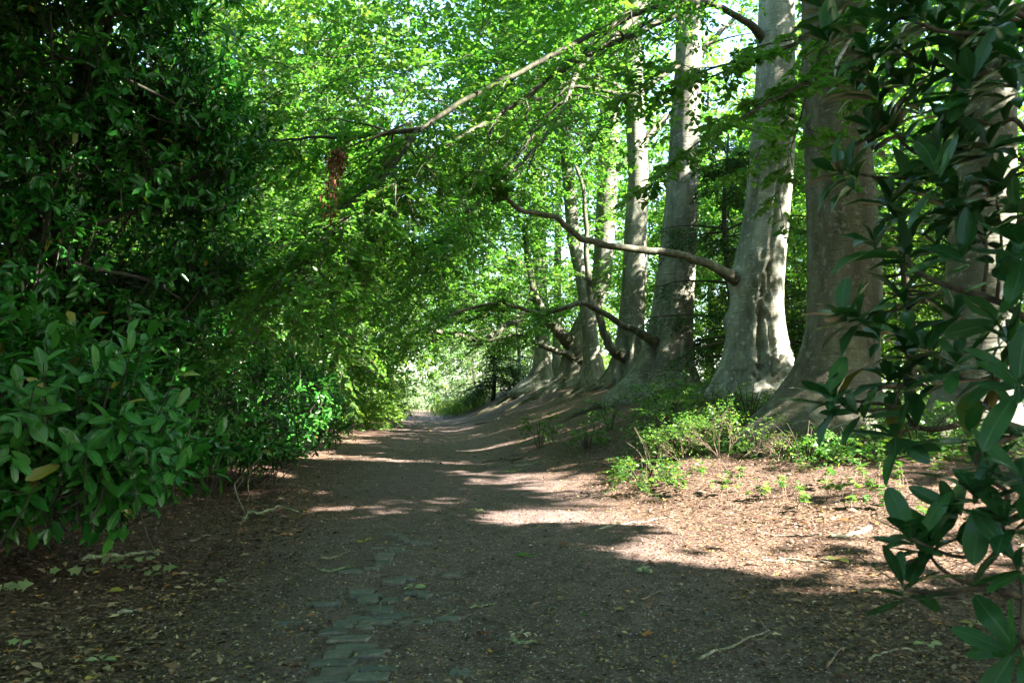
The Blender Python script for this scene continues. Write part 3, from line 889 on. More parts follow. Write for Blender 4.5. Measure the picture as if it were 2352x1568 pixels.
# T4
z4 = lambda py: float(at(0, py, 23)[2])
beech([(1583, -60, 56), (1582, 60, 58), (1580, 160, 61), (1573, 300, 66), (1563, 500, 77), (1555, 590, 84), (1545, 700, 92), (1535, 790, 104), (1525, 850, 128), (1518, 905, 185)], 23,
      'grey bank beech with a long low bough and a root swept down the slope', [(-1.2, .45, .6, 4), (-.5, .22, .5, 6), (.3, .2, .5, 6), (1.1, .35, .6, 5), (2.4, .3, .6, 4), (-2.4, .3, .6, 4)],
      [(-1.3, 3.4, .26), (-.9, 2.6, .16), (-.5, 1.8, .13), (.1, 1.4, .12), (.7, 1.8, .13), (1.25, 2.2, .17), (-1.65, 3.0, .16)],
      limbs=[(px_path([(1500, 782, 22.6), (1475, 768, 22.3), (1434, 747, 22), (1368, 710, 21.6), (1345, 699, 21.4), (1318, 700, 21.3), (1251, 719, 21), (1184, 705, 20.6), (1134, 695, 20.3), (1067, 712, 20), (1010, 735, 19.6), (960, 760, 19.4)]), .12, .028, 15, 1.5, dict(start=.5, n=70, sides=8)),
             (px_path([(1570, 20, 22.8), (1530, -15, 22), (1498, 0, 21), (1418, 80, 20), (1334, 157, 19), (1301, 233, 18.4), (1251, 317, 18), (1151, 417, 17.2), (1084, 477, 16.8), (1020, 545, 16.4), (960, 620, 16)]), .11, .02, 34, 2.4, dict(start=.2, n=80)),
             (px_path([(1560, 150, 22.8), (1450, 215, 21.5), (1308, 200, 20.6), (1258, 270, 20), (1184, 360, 19.2), (1118, 440, 18.8), (1040, 560, 18), (980, 650, 17.5)]), .08, .018, 28, 2.2, dict(start=.15, n=60)),
             (px_path([(1590, 160, 23), (1620, 110, 23.6), (1660, 70, 24), (1700, 30, 24.5)]), .12, .06, 6, 2.0, dict(start=.3))],
      crown_spec=[((5.0, 23.5, 17.5), (5.5, 5.5, 6.5), 480, 1.4, .21)] + ROOF[4],
      feats=[('groove', -.5, z4(850), .1, .8, .14), ('groove', .3, z4(860), .12, .7, .12), ('groove', .9, z4(840), .1, .6, .1)], seed=12, top=23, sides=72)
# T5
z5 = lambda py: float(at(0, py, 29)[2])
beech([(1452, -60, 40), (1453, 67, 41), (1456, 200, 42), (1467, 400, 47), (1460, 523, 53), (1459, 620, 55), (1455, 690, 57), (1446, 790, 62), (1440, 850, 82), (1436, 905, 125)], 29,
      'bank beech with a hollow fluted foot and a dark sucker curving up beside it', [(-1.1, .4, .7, 4), (-.2, .25, .7, 8), (.45, .3, .7, 8), (1.2, .3, .7, 5), (2.4, .3, .6, 4), (-2.4, .3, .6, 4)],
      [(-1.3, 3.2, .2), (-.9, 2.8, .14), (-.5, 2.2, .13), (0, 1.8, .12), (.5, 1.6, .12), (-1.7, 3.2, .14)],
      limbs=[(px_path([(1425, 812, 28.6), (1408, 803, 28.3), (1391, 777, 28.1), (1378, 723, 28), (1358, 690, 28), (1346, 620, 28), (1346, 520, 28), (1340, 440, 28), (1322, 380, 28)]), .2, .06, 10, 2.0, dict(start=.55, n=60)),
             (px_path([(1475, 330, 29), (1500, 300, 29.4), (1530, 270, 29.8), (1560, 260, 30.5)]), .16, .06, 4, 1.8, dict(start=.5)),
             (px_path([(1450, 230, 28.8), (1405, 190, 27.5), (1330, 180, 26), (1240, 230, 25), (1150, 320, 24), (1080, 430, 23.5), (1030, 540, 23)]), .11, .025, 26, 2.7, dict(start=.15))],
      crown_spec=[((4.6, 29, 18), (5.5, 5.5, 7), 480, 1.5, .22), ((2.5, 29, 13), (3.5, 3, 3), 180, 1.2, .13)] + ROOF[5],
      feats=[('groove', -.25, z5(830), .12, 1.0, .22), ('groove', .5, z5(840), .12, 1.0, .2), ('knot', .1, z5(335), .2, .22, .05)], seed=15, top=24, sides=72)
# T6 slim leaning
beech([(1296, 200, 24), (1300, 300, 26), (1304, 400, 29), (1318, 556, 31), (1338, 640, 32), (1348, 706, 33), (1358, 790, 36), (1364, 850, 48), (1366, 895, 82)], 32,
      'slim beech leaning left with ivy round its foot', L5(1.0, .3), [(-1.2, 2.4, .14), (-.6, 2.0, .12), (.4, 1.5, .1), (1.2, 1.4, .1)],
      crown_spec=[((1.2, 32, 14), (4.0, 4, 5), 500, 1.3, .15)], seed=19, top=17, sides=40)
# T7 forked giant
t7 = beech([(1400, -60, 40), (1402, 100, 43), (1400, 300, 46), (1394, 450, 48), (1388, 560, 47), (1382, 640, 46), (1362, 700, 46), (1342, 750, 56), (1328, 790, 66), (1320, 830, 58), (1316, 870, 66), (1305, 912, 120)], 36,
           'forked beech whose sunlit main stem rises behind the row while a thick arm forks left', [(-1.2, .5, .7, 4), (0, .2, .5, 6), (1.2, .35, .6, 4), (2.5, .3, .6, 4)],
           [(-1.3, 4.0, .22), (-1.0, 3.0, .16), (-.3, 1.8, .14), (.7, 1.8, .14), (-1.6, 4.5, .18)],
           limbs=[(px_path([(1330, 815, 35.8), (1312, 792, 35.6), (1296, 776, 35.4), (1261, 740, 35), (1238, 705, 34.8), (1222, 660, 34.6), (1212, 600, 34.4), (1206, 520, 34)]), .36, .14, 8, 2.4, dict(start=.5, sides=9)),
                  (px_path([(1318, 822, 35.6), (1304, 813, 35.3), (1275, 806, 35), (1251, 797, 34.8), (1225, 785, 34.6), (1201, 770, 34.4), (1160, 772, 34), (1100, 790, 33.6)]), .19, .04, 10, 2.4, dict(start=.45)),
                  (px_path([(1405, 400, 36), (1440, 370, 36.5), (1480, 340, 37)]), .2, .1, 4, 2.2, dict(start=.5)),
                  (px_path([(1395, 200, 36), (1340, 140, 34), (1260, 160, 32), (1170, 230, 30), (1080, 330, 29), (1000, 450, 28)]), .14, .03, 26, 3.2, dict(start=.15, size=.085))],
           crown_spec=[((3.8, 36, 19), (6, 6, 7.5), 500, 1.6, .22), ((.5, 35, 13.5), (4, 4, 3.5), 260, 1.4, .14)] + ROOF[7], seed=23, top=25, sides=56)
# T8, T9 far
beech([(1236, 300, 30), (1238, 520, 32), (1240, 700, 34), (1246, 790, 37), (1246, 840, 42), (1240, 870, 60), (1234, 892, 105)], 45,
      'distant beech on the bank crest with a fan of bare roots spilling down the slope', [(-1.2, .4, .6, 4), (-.4, .3, .6, 6), (.4, .3, .6, 6), (1.2, .3, .6, 4)],
      [(-1.4, 5.0, .22), (-1.1, 4.2, .2), (-.8, 3.4, .18), (-.4, 2.6, .16), (0, 2.2, .15), (.5, 2.0, .14), (1.1, 2.2, .15)],
      limbs=[(px_path([(1238, 660, 44), (1220, 690, 42), (1201, 720, 40), (1151, 757, 37), (1111, 780, 35), (1068, 776, 33), (1018, 763, 31.5), (978, 750, 30.5)]), .24, .08, 18, 2.6, dict(start=.3, sides=8, size=.08))],
      crown_spec=[((1.5, 45, 17), (6, 6, 8), 450, 1.8, .25), ((-1.0, 43, 10), (4, 4, 3), 200, 1.4, .16)] + ROOF[8], seed=27, top=24, sides=40)
beech([(1282, 500, 17), (1280, 700, 18), (1278, 823, 20), (1280, 860, 28), (1284, 886, 62)], 49,
      'thin distant beech standing just behind the thick one with spilling roots', L5(.2, .3), [(-1, 2.5, .16), (.6, 2.6, .16), (1.3, 3.2, .16)],
      crown_spec=[((3.2, 49, 17), (5, 5, 7), 420, 1.7, .2)], seed=29, top=20, sides=32)

# trees added out of view to shade the lane from the right and from behind the camera
SHADE = [(15, .5, .5, 24, 'unseen beech added off to the right to shade the near lane', [((14, 4, 14), (7, 6.5, 8.5), 900), ((6.5, 2.5, 12.5), (5.5, 5, 2.6), 480), ((11.5, 0, 9), (4.5, 4, 4), 600), ((8.5, 3.2, 8.2), (2.6, 2.4, 2.4), 160), ((-1.5, 6.5, 14.5), (5, 4.5, 2.4), 330)]),
         (19, -5, .5, 24, 'unseen beech added behind the viewpoint to shade the leafy verge', [((18, -5, 14), (7, 6.5, 8.5), 800), ((10, -4, 14), (5, 4.5, 3), 360)]),
         (21, 11, .5, 25, 'unseen beech added beyond the bank to the right to shade the thick trunks', [((20.5, 11, 14.5), (6.5, 6.5, 9), 800), ((13.5, 11, 14), (5, 4.5, 4.5), 420)]),
         (18, 20, .45, 23, 'beech added for shade behind the pale scarred trunk out in the clearing', [((18, 20, 13.5), (5.5, 6, 8), 600)]),
         (-5, -6, .45, 19, 'unseen beech added for shade behind the viewpoint on the laurel side', [((-5, -5, 12), (7, 6.5, 5), 520)]),
         (5, -13, .45, 19, 'unseen beech added for shade far behind the viewpoint over the lane', [((5, -12, 12), (6, 6, 5), 320)])]
for k, (x, y, r, h, lab, cl) in enumerate(SHADE):
    zg = float(terr(x, y))
    t = empty('beech_tree', (x, y, zg), lab, 'tree', 'old beeches along the bank')
    g = Geo()
    zz = np.linspace(-.4, h - 4, 30)
    g.tubes(np.stack([x + .2 * np.sin(zz * .3), y + .2 * np.cos(zz * .25), zg + zz], -1)[None], (r * (1 - .6 * zz / h) + .5 * r * np.exp(-np.clip(zz, 0, 9) / .4))[None], 20)
    g.obj('trunk', M_BARK, t)
    cv = Leaves()
    for (c, rad, M) in cl:
        crown(cv, c, rad, M, 1.7, 5, 5, size=.34)
    cv.build('crown', M_BEECH, t, LEAF4, .7)

# ------------------------------------------------------------------ background trees
def bgtree(x, y, h, rad, label, M=260, size=.14, mat=None, zlow=1.2, r=.18, name='woodland_tree', group='woodland trees beyond the lane', L=1.3, cat='tree', bk=None, shape=LEAF4, wr=.66, droop=.3, flat=.55, lean=0.0):
    zg = float(terr(x, y))
    t = empty(name, (x, y, zg), label, cat, group)
    g = Geo()
    zz = np.linspace(-.3, h * .9, 26)
    path = np.stack([x + lean * zz + .15 * fbm(zz * .3, zz * 0, int(x * 3) % 50, 2), y + .15 * fbm(zz * .3, zz * 0, int(y * 3) % 50, 2), zg + zz], -1)
    g.tubes(path[None], (r * (1 - .8 * zz / h) + .3 * r * np.exp(-np.clip(zz, 0, 9) / .3))[None], 10)
    g.obj('trunk', bk or M_LIMB, t)
    cv, ct = Leaves(), Geo()
    cz = zg + (h + zlow) / 2
    crown(cv, (x + lean * h * .5, y, cz), (rad, rad, (h - zlow) / 2), M, L, size=size, tubes=ct if y < 50 else None, r=.015, droop=droop, flat=flat)
    cv.build('crown', mat or M_BEECH_FAR, t, shape, wr)
    if ct.n: tag(ct.obj('branches', M_TWIG, t), kind='stuff')
    return t


def copy_tree(src, x, y, h, rad, label, group, h0, r0):
    """a copy of a tree with copies of its parts (shared meshes)"""
    zg = float(terr(x, y))
    c = src.copy()
    COL.objects.link(c)
    a = rng.uniform(0, 2 * PI)
    f = rad / r0
    m = Matrix.Translation(Vector((x, y, zg))) @ Matrix.Rotation(a, 4, 'Z') @ Matrix.Diagonal(Vector((f, f, h / h0, 1)))
    c.matrix_basis = m
    c['label'] = label
    c['group'] = group
    for ch in src.children:
        d = ch.copy()
        COL.objects.link(d)
        d.parent = c
        d.matrix_parent_inverse = src.matrix_basis.inverted()
    return c


left_trees = [(-9.5, 17, 12, 4.0, 'leafy tree rising behind the laurels nearest the lane'), (-8.2, 25, 12, 3.8, 'beech with drooping pale leaves behind the far laurel'), (-12.5, 27, 15, 4.5, 'tall tree in the left wood with sky between its leaves'),
              (-9.0, 35, 13, 4.0, 'leafy tree leaning over the lane past the laurels'), (-13, 40, 16, 5, 'broad tree deep in the wood left of the lane'), (-9.6, 47, 12, 4.0, 'bright leafy tree on the left verge near the bend'),
              (-13, 58, 14, 4.5, 'sunlit tree left of the far end of the lane'), (-17, 20, 15, 5, 'dark tree far behind the tall laurel'), (-16, 32, 17, 5, 'tall tree glimpsed behind the dark laurel crown'), (-10.5, 12.5, 17, 5.5, 'tall tree standing over the dark laurels'), (-11, 4.5, 17, 6, 'tall tree over the near laurel bush')]
far_trees = [(-4.0, 84, 14, 5.5, 'sunlit tree closing the far end of the lane'), (-12, 80, 15, 5.5, 'pale green tree left of the lane end'), (2.5, 95, 15, 5, 'light green tree past the last beeches'), (-7.5, 98, 16, 6, 'tall tree beyond the lane end'),
             (5, 92, 17, 6, 'tall sunlit tree far behind the beech row'), (23, 68, 22, 6.5, 'sunlit tree behind the forked beech'), (12, 48, 22, 6, 'bright tree in the clearing behind the row'), (14.5, 36, 19, 5, 'yellow green tree across the clearing'),
             (19, 42, 22, 6, 'sunlit tree at the back of the clearing'), (21, 30, 18, 5.2, 'sunlit tree behind the thick leaning beech'), (24, 36, 15, 5, 'bright tree beyond the conifer branches'), (27, 26, 13, 4.5, 'sunlit tree at the edge of the clearing'), (30, 60, 19, 6, 'tall sunlit tree far across the clearing'), (-20, 70, 18, 6.5, 'tall tree closing the wood far left'), (-22, 48, 17, 6, 'large tree closing the wood behind the laurels'),
             (30, 40, 16, 6, 'tall tree closing the clearing on its far side'), (24, 54, 18, 6.5, 'high tree behind the clearing'), (11, 98, 18, 6, 'high tree behind the spilling roots'), (-16, 62, 22, 7, 'very tall tree far behind the left verge'), (-24, 36, 20, 7, 'very tall tree deep in the left wood'), (-8.2, 30.5, 20, 4.8, 'tall tree rising over the lane behind the far laurel'), (-8.8, 42, 24, 5.2, 'tall tree behind the slim sapling on the left verge'), (-12.5, 33, 23, 6, 'high crown filling the sky behind the left trees'), (-3, 108, 24, 8, 'very tall tree far beyond the lane end'), (14, 100, 24, 8, 'very tall tree far off behind the beech row')]
back_trees = [(-17, 8, 18, 6.5, 'unseen woodland tree far beyond the near laurel'), (-15, -4, 18, 6.5, 'unseen woodland tree behind the viewpoint past the laurels'), (-11, -15, 19, 7, 'unseen tall woodland tree behind the viewpoint on the laurel side'), (-2, -20, 19, 7, 'unseen woodland tree down the lane behind the viewpoint'), (8, -20, 18, 6.5, 'unseen woodland tree behind the viewpoint near the lane'), (25, -14, 17, 6, 'unseen woodland tree far behind the viewpoint on the bank'),  # unseen rest of the wood, added to hold back sky light
              (-9, -3, 15, 4.5, 'unseen leafy tree just behind the viewpoint by the laurels'), (27, -7, 15, 6, 'unseen woodland tree on the far side of the bank behind the viewpoint'), (29, 3, 15, 6, 'unseen woodland tree on the far side of the bank beside the viewpoint'), (31, 13, 15, 6, 'unseen woodland tree on the far side of the bank level with the thick beeches'), (16, -17, 17, 6, 'unseen woodland tree behind the viewpoint on the bank')]
GW = 'woodland trees beyond the lane'
P_NEAR = []
for (x, y, h, r, lab) in left_trees[:2]:
    P_NEAR.append((bgtree(x, y, 13, 4.2, lab, M=760, size=.135, mat=M_BEECH, zlow=.6, L=1.25, lean=.02, group=GW), 13, 4.2))
for k, (x, y, h, r, lab) in enumerate(left_trees[2:]):
    p_, h0, r0 = P_NEAR[k % 2]
    copy_tree(p_, x, y, h, r, lab, GW, h0, r0)
P_FAR = []
for (x, y, h, r, lab) in far_trees[:3]:
    P_FAR.append((bgtree(x, y, 15, 5, lab, M=560, size=.24, mat=M_BEECH_FAR, zlow=.5, L=1.7, group=GW), 15, 5))
for k, (x, y, h, r, lab) in enumerate(far_trees[3:] + back_trees):
    p_, h0, r0 = P_FAR[k % 3]
    copy_tree(p_, x, y, h, r, lab, GW, h0, r0)
for k, (x, y, h, r, lab) in enumerate([(10.6, 29.5, 9.5, 2.8, 'young tree added for shade just behind the bank between the middle beeches'), (9.6, 38, 10, 3.0, 'young tree added for shade behind the forked beech'), (12.5, 26, 8, 2.8, 'young sunlit tree behind the conifer branches')]):  # understory put in to keep sun off the beech feet
    bgtree(x, y, h, r, lab, M=210, size=.11 + .0015 * y, mat=M_BEECH_FAR, zlow=.6, L=1.2, r=.09)

# ------------------------------------------------------------------ conifers behind the row
def conifer(x, y, h, rad, label, M=26, zlow=.8, weep=.5, size=.13, name='yew_tree', bare=.25, group='dark conifers behind the beeches'):
    zg = float(terr(x, y))
    t = empty(name, (x, y, zg), label, 'tree', group)
    g = Geo()
    zz = np.linspace(-.3, h, 20)
    g.tubes(np.stack([x + .1 * np.sin(zz), y + 0 * zz, zg + zz], -1)[None], (.16 * (1 - .85 * zz / h))[None], 8)
    g.obj('trunk', M_LIMB, t)
    lv, br = Leaves(), Geo()
    zb = rng.uniform(zlow, h * .95, M)
    az = rng.uniform(0, 2 * PI, M)
    L = rad * (1.1 - .7 * zb / h) * rng.uniform(.7, 1.2, M)
    D = np.stack([np.cos(az), np.sin(az), rng.uniform(-.15, .25, M)], -1)
    K = 7
    k = np.linspace(0, 1, K)
    P = np.array([x, y, zg])[None, None] + np.stack([0 * zb, 0 * zb, zb], -1)[:, None] + D[:, None] * (L[:, None] * k)[..., None]
    P[..., 2] -= weep * .35 * L[:, None] * k ** 2
    P += rng.normal(0, .05, P.shape) * k[None, :, None]
    br.tubes(P, (.012 + .012 * L[:, None]) * (1 - .8 * k), 4, cap=False)
    for j in range(9):
        f = bare + (1 - bare) * (j + .5) / 9
        a = f * (K - 1); ia = min(int(a), K - 2)
        q = P[:, ia] + (P[:, ia + 1] - P[:, ia]) * (a - ia)
        tg = norm(P[:, ia + 1] - P[:, ia])
        hh = norm(np.cross(tg, [0, 0, 1.0]))
        for s1 in (1, -1):
            dd = tg * .6 + hh * s1 * .8 + np.array([0, 0, -weep]) + rng.normal(0, .25, tg.shape)
            spray_leaves(lv, q, dd, L * .26 * rng.uniform(.6, 1.3, M), 6, 4, size * 1.2, weep, .35, None, side_amp=.6)
    lv.build('foliage', M_YEW, t, LEAF4, .28)
    tag(br.obj('branches', M_TWIG, t), kind='stuff')


conifer(5.9, 21.5, 7.0, 2.6, 'dark conifer with low needle branches between the two grey beeches', M=46, size=.11)
conifer(8.0, 24.5, 8.0, 3.0, 'conifer behind the pale scarred beech', M=44, size=.12)
conifer(10.2, 20.5, 7.5, 2.8, 'conifer with thin bare lower branches between the two thick trunks', M=40, size=.11, bare=.4)
conifer(13.4, 21.5, 8.0, 3.2, 'conifer behind the trunk seen through the rhododendron', M=40, size=.12, bare=.4)
conifer(-1.2, 50, 5.5, 3.0, 'weeping conifer beside the far lane below the distant beeches', M=50, weep=1.1, size=.16, bare=.1)
conifer(.4, 54, 9, 3.0, 'taller dark conifer beyond the weeping one', M=44, weep=.8, size=.18, bare=.1)

# ------------------------------------------------------------------ shrubs, undergrowth
def shrub(x, y, h, rad, label, M=90, size=.07, mat=None, name='shrub', group=None, L=.6, stems=6, cat='shrub', shape=LEAF4, wr=.6, bk=None, twn=5, ln=5, carved=True):
    zg = float(terr(x, y))
    t = empty(name, (x, y, zg), label, cat, group)
    g = Geo()
    for k in range(stems):
        a = rng.uniform(0, 2 * PI)
        tip = np.array([x + math.cos(a) * rad * rng.uniform(.3, .9), y + math.sin(a) * rad * rng.uniform(.3, .9), zg + h * rng.uniform(.6, 1)])
        b0 = np.array([x + math.cos(a) * .05, y + math.sin(a) * .05, zg - .03])
        mid = (b0 + tip) / 2 + np.array([0, 0, h * .12])
        g.tubes(catmull([b0, mid, tip], 8)[None], (np.linspace(.010, .004, 8) * (1 + h * .4))[None], 5)
    g.obj('stem', bk or M_TWIG, t)
    lv, tw = Leaves(), Geo()
    crown(lv, (x, y, zg + h * .55), (rad, rad, h * .5), M, L, twn, ln, size, .3, .5, .5, tw, zg + .04, .005)
    lv.build('foliage', mat or M_BEECH_FAR, t, shape, wr, do_carve=carved)
    tag(tw.obj('twigs', bk or M_TWIG, t), kind='stuff')


for k, (px, Y, h, r, lab) in enumerate([(845, 34, 1.6, 1.1, 'green shrub past the end of the laurels on the left verge'), (870, 44, 2.2, 1.6, 'sunlit shrub left of the far lane'), (905, 56, 2.6, 2.0, 'haze-tinted pale shrub at the left edge of the far lane'), (850, 52, 4.0, 2.4, 'tall loose shrub behind the left verge'), (930, 72, 3.0, 2.4, 'haze-tinted shrub where the lane bends'), (960, 84, 3.4, 2.8, 'haze-tinted pale shrub facing down the lane at its end'),
                                        (1015, 80, 3.2, 2.6, 'haze-tinted shrub on the right of the lane end'), (1045, 66, 2.4, 1.8, 'light shrub behind the long grass'), (790, 38, 5.0, 2.4, 'dark leafy shrub behind the slim sapling'), (1100, 62, 5, 2.6, 'light green shrub behind the weeping conifer')]):
    p = at(px, 900, Y)
    shrub(p[0], Y, h, r, lab, M=int(90 + 40 * h), size=.07 + .0022 * Y, group='shrubs at the far end of the lane', L=.9, twn=5, ln=5, mat=M_HAZED_LEAF if Y > 54 else None)
for k, (x, Y, h, r, lab) in enumerate([(13.5, 24, 3.0, 2.0, 'sunlit shrub behind the trunk in the rhododendron gap'), (17, 30, 4.0, 2.6, 'bright shrub at the foot of the clearing trees'), (12.0, 31, 3.5, 2.2, 'yellow green shrub between the two thick grey trunks'), (22, 33, 4.5, 3, 'tall shrub at the back of the clearing'), (9.0, 27.5, 3.0, 2.0, 'sunlit shrub behind the pale scarred beech'), (15.5, 42, 4.5, 3, 'large shrub far across the clearing'), (10.5, 42, 4, 2.6, 'pale shrub behind the hollow footed beech'), (7.5, 40, 3.2, 2.2, 'sunlit shrub behind the slim leaning beech'), (19, 25, 3.6, 2.4, 'shrub right of the trunk in the rhododendron gap')]):
    shrub(x, Y, h, r, lab, M=int(110 + 30 * h), size=.08 + .0018 * Y, group='sunlit shrubs beyond the beech row', L=.9)
# slim sapling stem on the left verge
p = gp(822, 985)
t = empty('sapling', p, 'slim bare sapling stem on the left verge beyond the laurels', 'sapling')
g = Geo(); g.tubes(catmull([p, p + [-.1, 0, 1.0], p + [-.18, 0, 2.2], p + [-.4, 0, 3.4]], 16)[None], np.linspace(.045, .02, 16)[None], 8); g.obj('stem', M_LIMB, t)
lv = Leaves(); crown(lv, p + [-.4, 0, 3.4], (1.6, 1.6, 1.0), 70, .8, size=.1); lv.build('foliage', M_BEECH, t, LEAF4, .6)
# small plants on the bare bank
for (px, py, h, r, lab) in [(1240, 1028, .75, .42, 'small dark leafy plant alone on the bare bank'), (1350, 1030, .5, .35, 'sparse little plant right of the lone one on the bank'), (775, 1020, .35, .4, 'low green plant at the foot of the laurel by the lane'), (1400, 985, .6, .5, 'small bush at the edge of the shaded undergrowth')]:
    p = gp(px, py)
    shrub(p[0], p[1], h, r, lab, M=34, size=.06, mat=M_IVY, name='bank_plant', L=.3, stems=5, cat='plant', group='small plants on the bank')

# bilberry-like bushes in the undergrowth below the beeches
for k, (px, py, h, r, M_, lab) in enumerate([(1500, 1080, .7, .6, 50, 'leafy bush at the shaded left end of the undergrowth'), (1560, 1045, .9, .7, 80, 'dense green bush below the pale scarred beech'), (1640, 1000, 1.0, .9, 110, 'darker bush higher on the bank below the scarred beech'), (1720, 985, .9, .8, 100, 'dark bush close under the rough beech foot'),
                                             (1530, 960, .8, .7, 60, 'dim bush in the shade below the long left branch'), (1480, 1120, .4, .4, 30, 'low leafy bush at the lit edge of the bare lane'), (1850, 1060, .6, .6, 50, 'low bush in front of the flared beech base'), (1950, 1040, .6, .7, 60, 'ivy bush against the flared beech base'), (2110, 1030, .7, .7, 60, 'bush between the two thick beeches')]):
    p = gp(px, py)
    shrub(p[0], p[1], h, r, lab, M=int(M_ * 1.35), size=.055, mat=M_IVY, name='undergrowth_bush', L=.38, stems=9, cat='bush', group='bushes in the undergrowth', twn=6, ln=5)


def twiggy(px, py, h, label, leaves):
    p = gp(px, py)
    t = empty('twiggy_shrub', p, label, 'shrub', 'pink twigged shrubs')
    g = Geo()
    lv = Leaves()

    def grow(q, d, L, r, lev):
        e = q + d * L
        m = (q + e) / 2 + rng.normal(0, .03 * L, 3)
        g.tubes(catmull([q, m, e], 5)[None], np.linspace(r, r * .65, 5)[None], 4)
        if lev == 0:
            spray_leaves(lv, e[None], d[None], np.array([.13]), 2, leaves, .035, .1, .4) if leaves else None
            return
        for k in range(2 if lev < 4 else 3):
            dd = norm(d + rng.normal(0, .48, 3) + np.array([0, 0, .12]))
            grow(e, dd, L * rng.uniform(.62, .9), r * .66, lev - 1)
    for k in range(4):
        grow(p + rng.normal(0, .03, 3) * [1, 1, 0], norm(np.array([rng.normal(0, .45), rng.normal(0, .45), 1])), h * .33, .0048, 5)
    g.obj('stem', M_PINK, t)
    if lv.P: lv.build('foliage', M_IVY, t, LEAF4, .6, do_carve=False)


twiggy(1575, 1075, .62, 'twiggy shrub with small pale leaves in the sunlit undergrowth', 3)
twiggy(1668, 1080, .80, 'mostly bare pinkish twiggy shrub standing tallest in the sunlit undergrowth', 2)
twiggy(1790, 1065, .45, 'small bare twiggy shrub before the flared beech base', 0)

# ivy carpet
lv = Leaves()
n = 34000
yy = 10.4 + 13.6 * rng.uniform(0, 1, n) ** 1.5
uu = rng.uniform(4.0, 12.5, n)
xx = uu - KU * yy
d = fbm(xx * .9, yy * .9, 66, 3)
edge = sstep(10.6 , 12.0, yy + .9 * sstep(6.5, 8, uu) + 1.4 * fbm(xx * .6, yy * .6, 15, 2)) * sstep(4.2, 5.4, uu - np.clip(yy - 14, 0, 9) * .22)
k = (d + edge * 1.3 - .42 > rng.uniform(-.5, .6, n)) & (edge > .03)
xx, yy = xx[k], yy[k]
z = ground(xx, yy) + rng.uniform(.01, .20, len(xx)) * rng.uniform(.2, 1, len(xx)) * (1 + .9 * np.clip(fbm(xx, yy, 5, 2), 0, 1))
az = rng.uniform(0, 2 * PI, len(xx))
lv.add(np.stack([xx, yy, z], -1), np.stack([np.cos(az), np.sin(az), rng.normal(0, .25, len(xx))], -1), np.array([0, 0, 1.0]) + rng.normal(0, .38, (len(xx), 3)) + np.array([0, -.25, 0]), rng.uniform(.045, .095, len(xx)))
tag(lv.build('ivy_ground_cover', M_IVY, None, IVY, .95, do_carve=False), 'low ivy and seedlings carpeting the ground below the thick beeches', 'ground cover', kind='stuff')

# sprigs standing in the lit litter at the right
ORD = ['first', 'second', 'third', 'fourth', 'fifth', 'sixth', 'seventh', 'eighth', 'ninth', 'tenth', 'eleventh', 'twelfth', 'thirteenth', 'fourteenth', 'fifteenth', 'sixteenth', 'last']
for k, (px, py) in enumerate(sorted([(1500, 1125), (1560, 1135), (1660, 1140), (1745, 1150), (1812, 1140), (1840, 1170), (1925, 1145), (1960, 1170), (2005, 1150), (2052, 1170), (2080, 1120), (1990, 1110), (2120, 1190), (1600, 1110), (1700, 1110), (1890, 1120), (2150, 1100)])):
    p = gp(px, py)
    t = empty('seedling', p, 'small green seedling clump, %s from the bare lane among those in the sunlit litter' % ORD[k], 'seedling', 'seedlings in the sunlit litter')
    g, lv = Geo(), Leaves()
    for j in range(5):
        b0 = p + np.array([rng.uniform(-.11, .11), rng.uniform(-.11, .11), -.02])
        hgt = rng.uniform(.12, .34)
        tp = b0 + np.array([rng.normal(0, .05), rng.normal(0, .05), hgt])
        g.tubes(catmull([b0, (b0 + tp) / 2 + rng.normal(0, .01, 3), tp], 5)[None], np.linspace(.004, .002, 5)[None], 3)
        m = 6
        az = rng.uniform(0, 6.28, m)
        lv.add(tp - np.array([0, 0, 1]) * rng.uniform(0, hgt * .5, (m, 1)), np.stack([np.cos(az), np.sin(az), rng.normal(.1, .2, m)], -1), np.array([0, 0, 1.0]) + rng.normal(0, .3, (m, 3)), rng.uniform(.05, .09, m))
    g.obj('stem', M_PINK, t)
    lv.build('foliage', M_IVY, t, IVY, .8, do_carve=False)

# long grass by the far lane and in tufts
lv = Leaves()
n = 9000
yy = rng.uniform(48, 86, n)
uu = np.where(rng.uniform(0, 1, n) < .5, rng.normal(2.6, .8, n), rng.normal(-3.4, 1.0, n))
xx = uu - KU * yy
az = rng.uniform(0, 6.28, n)
lv.add(np.stack([xx, yy, terr(xx, yy)], -1), np.stack([np.cos(az) * .35, np.sin(az) * .35, np.ones(n)], -1), np.stack([-np.sin(az), np.cos(az), 0 * az], -1), rng.uniform(.3, .9, n))
tag(lv.build('grass', M_GRASS, None, LEAF4, .07, do_carve=False), 'long pale grass beside the far end of the lane', 'grass', kind='stuff')

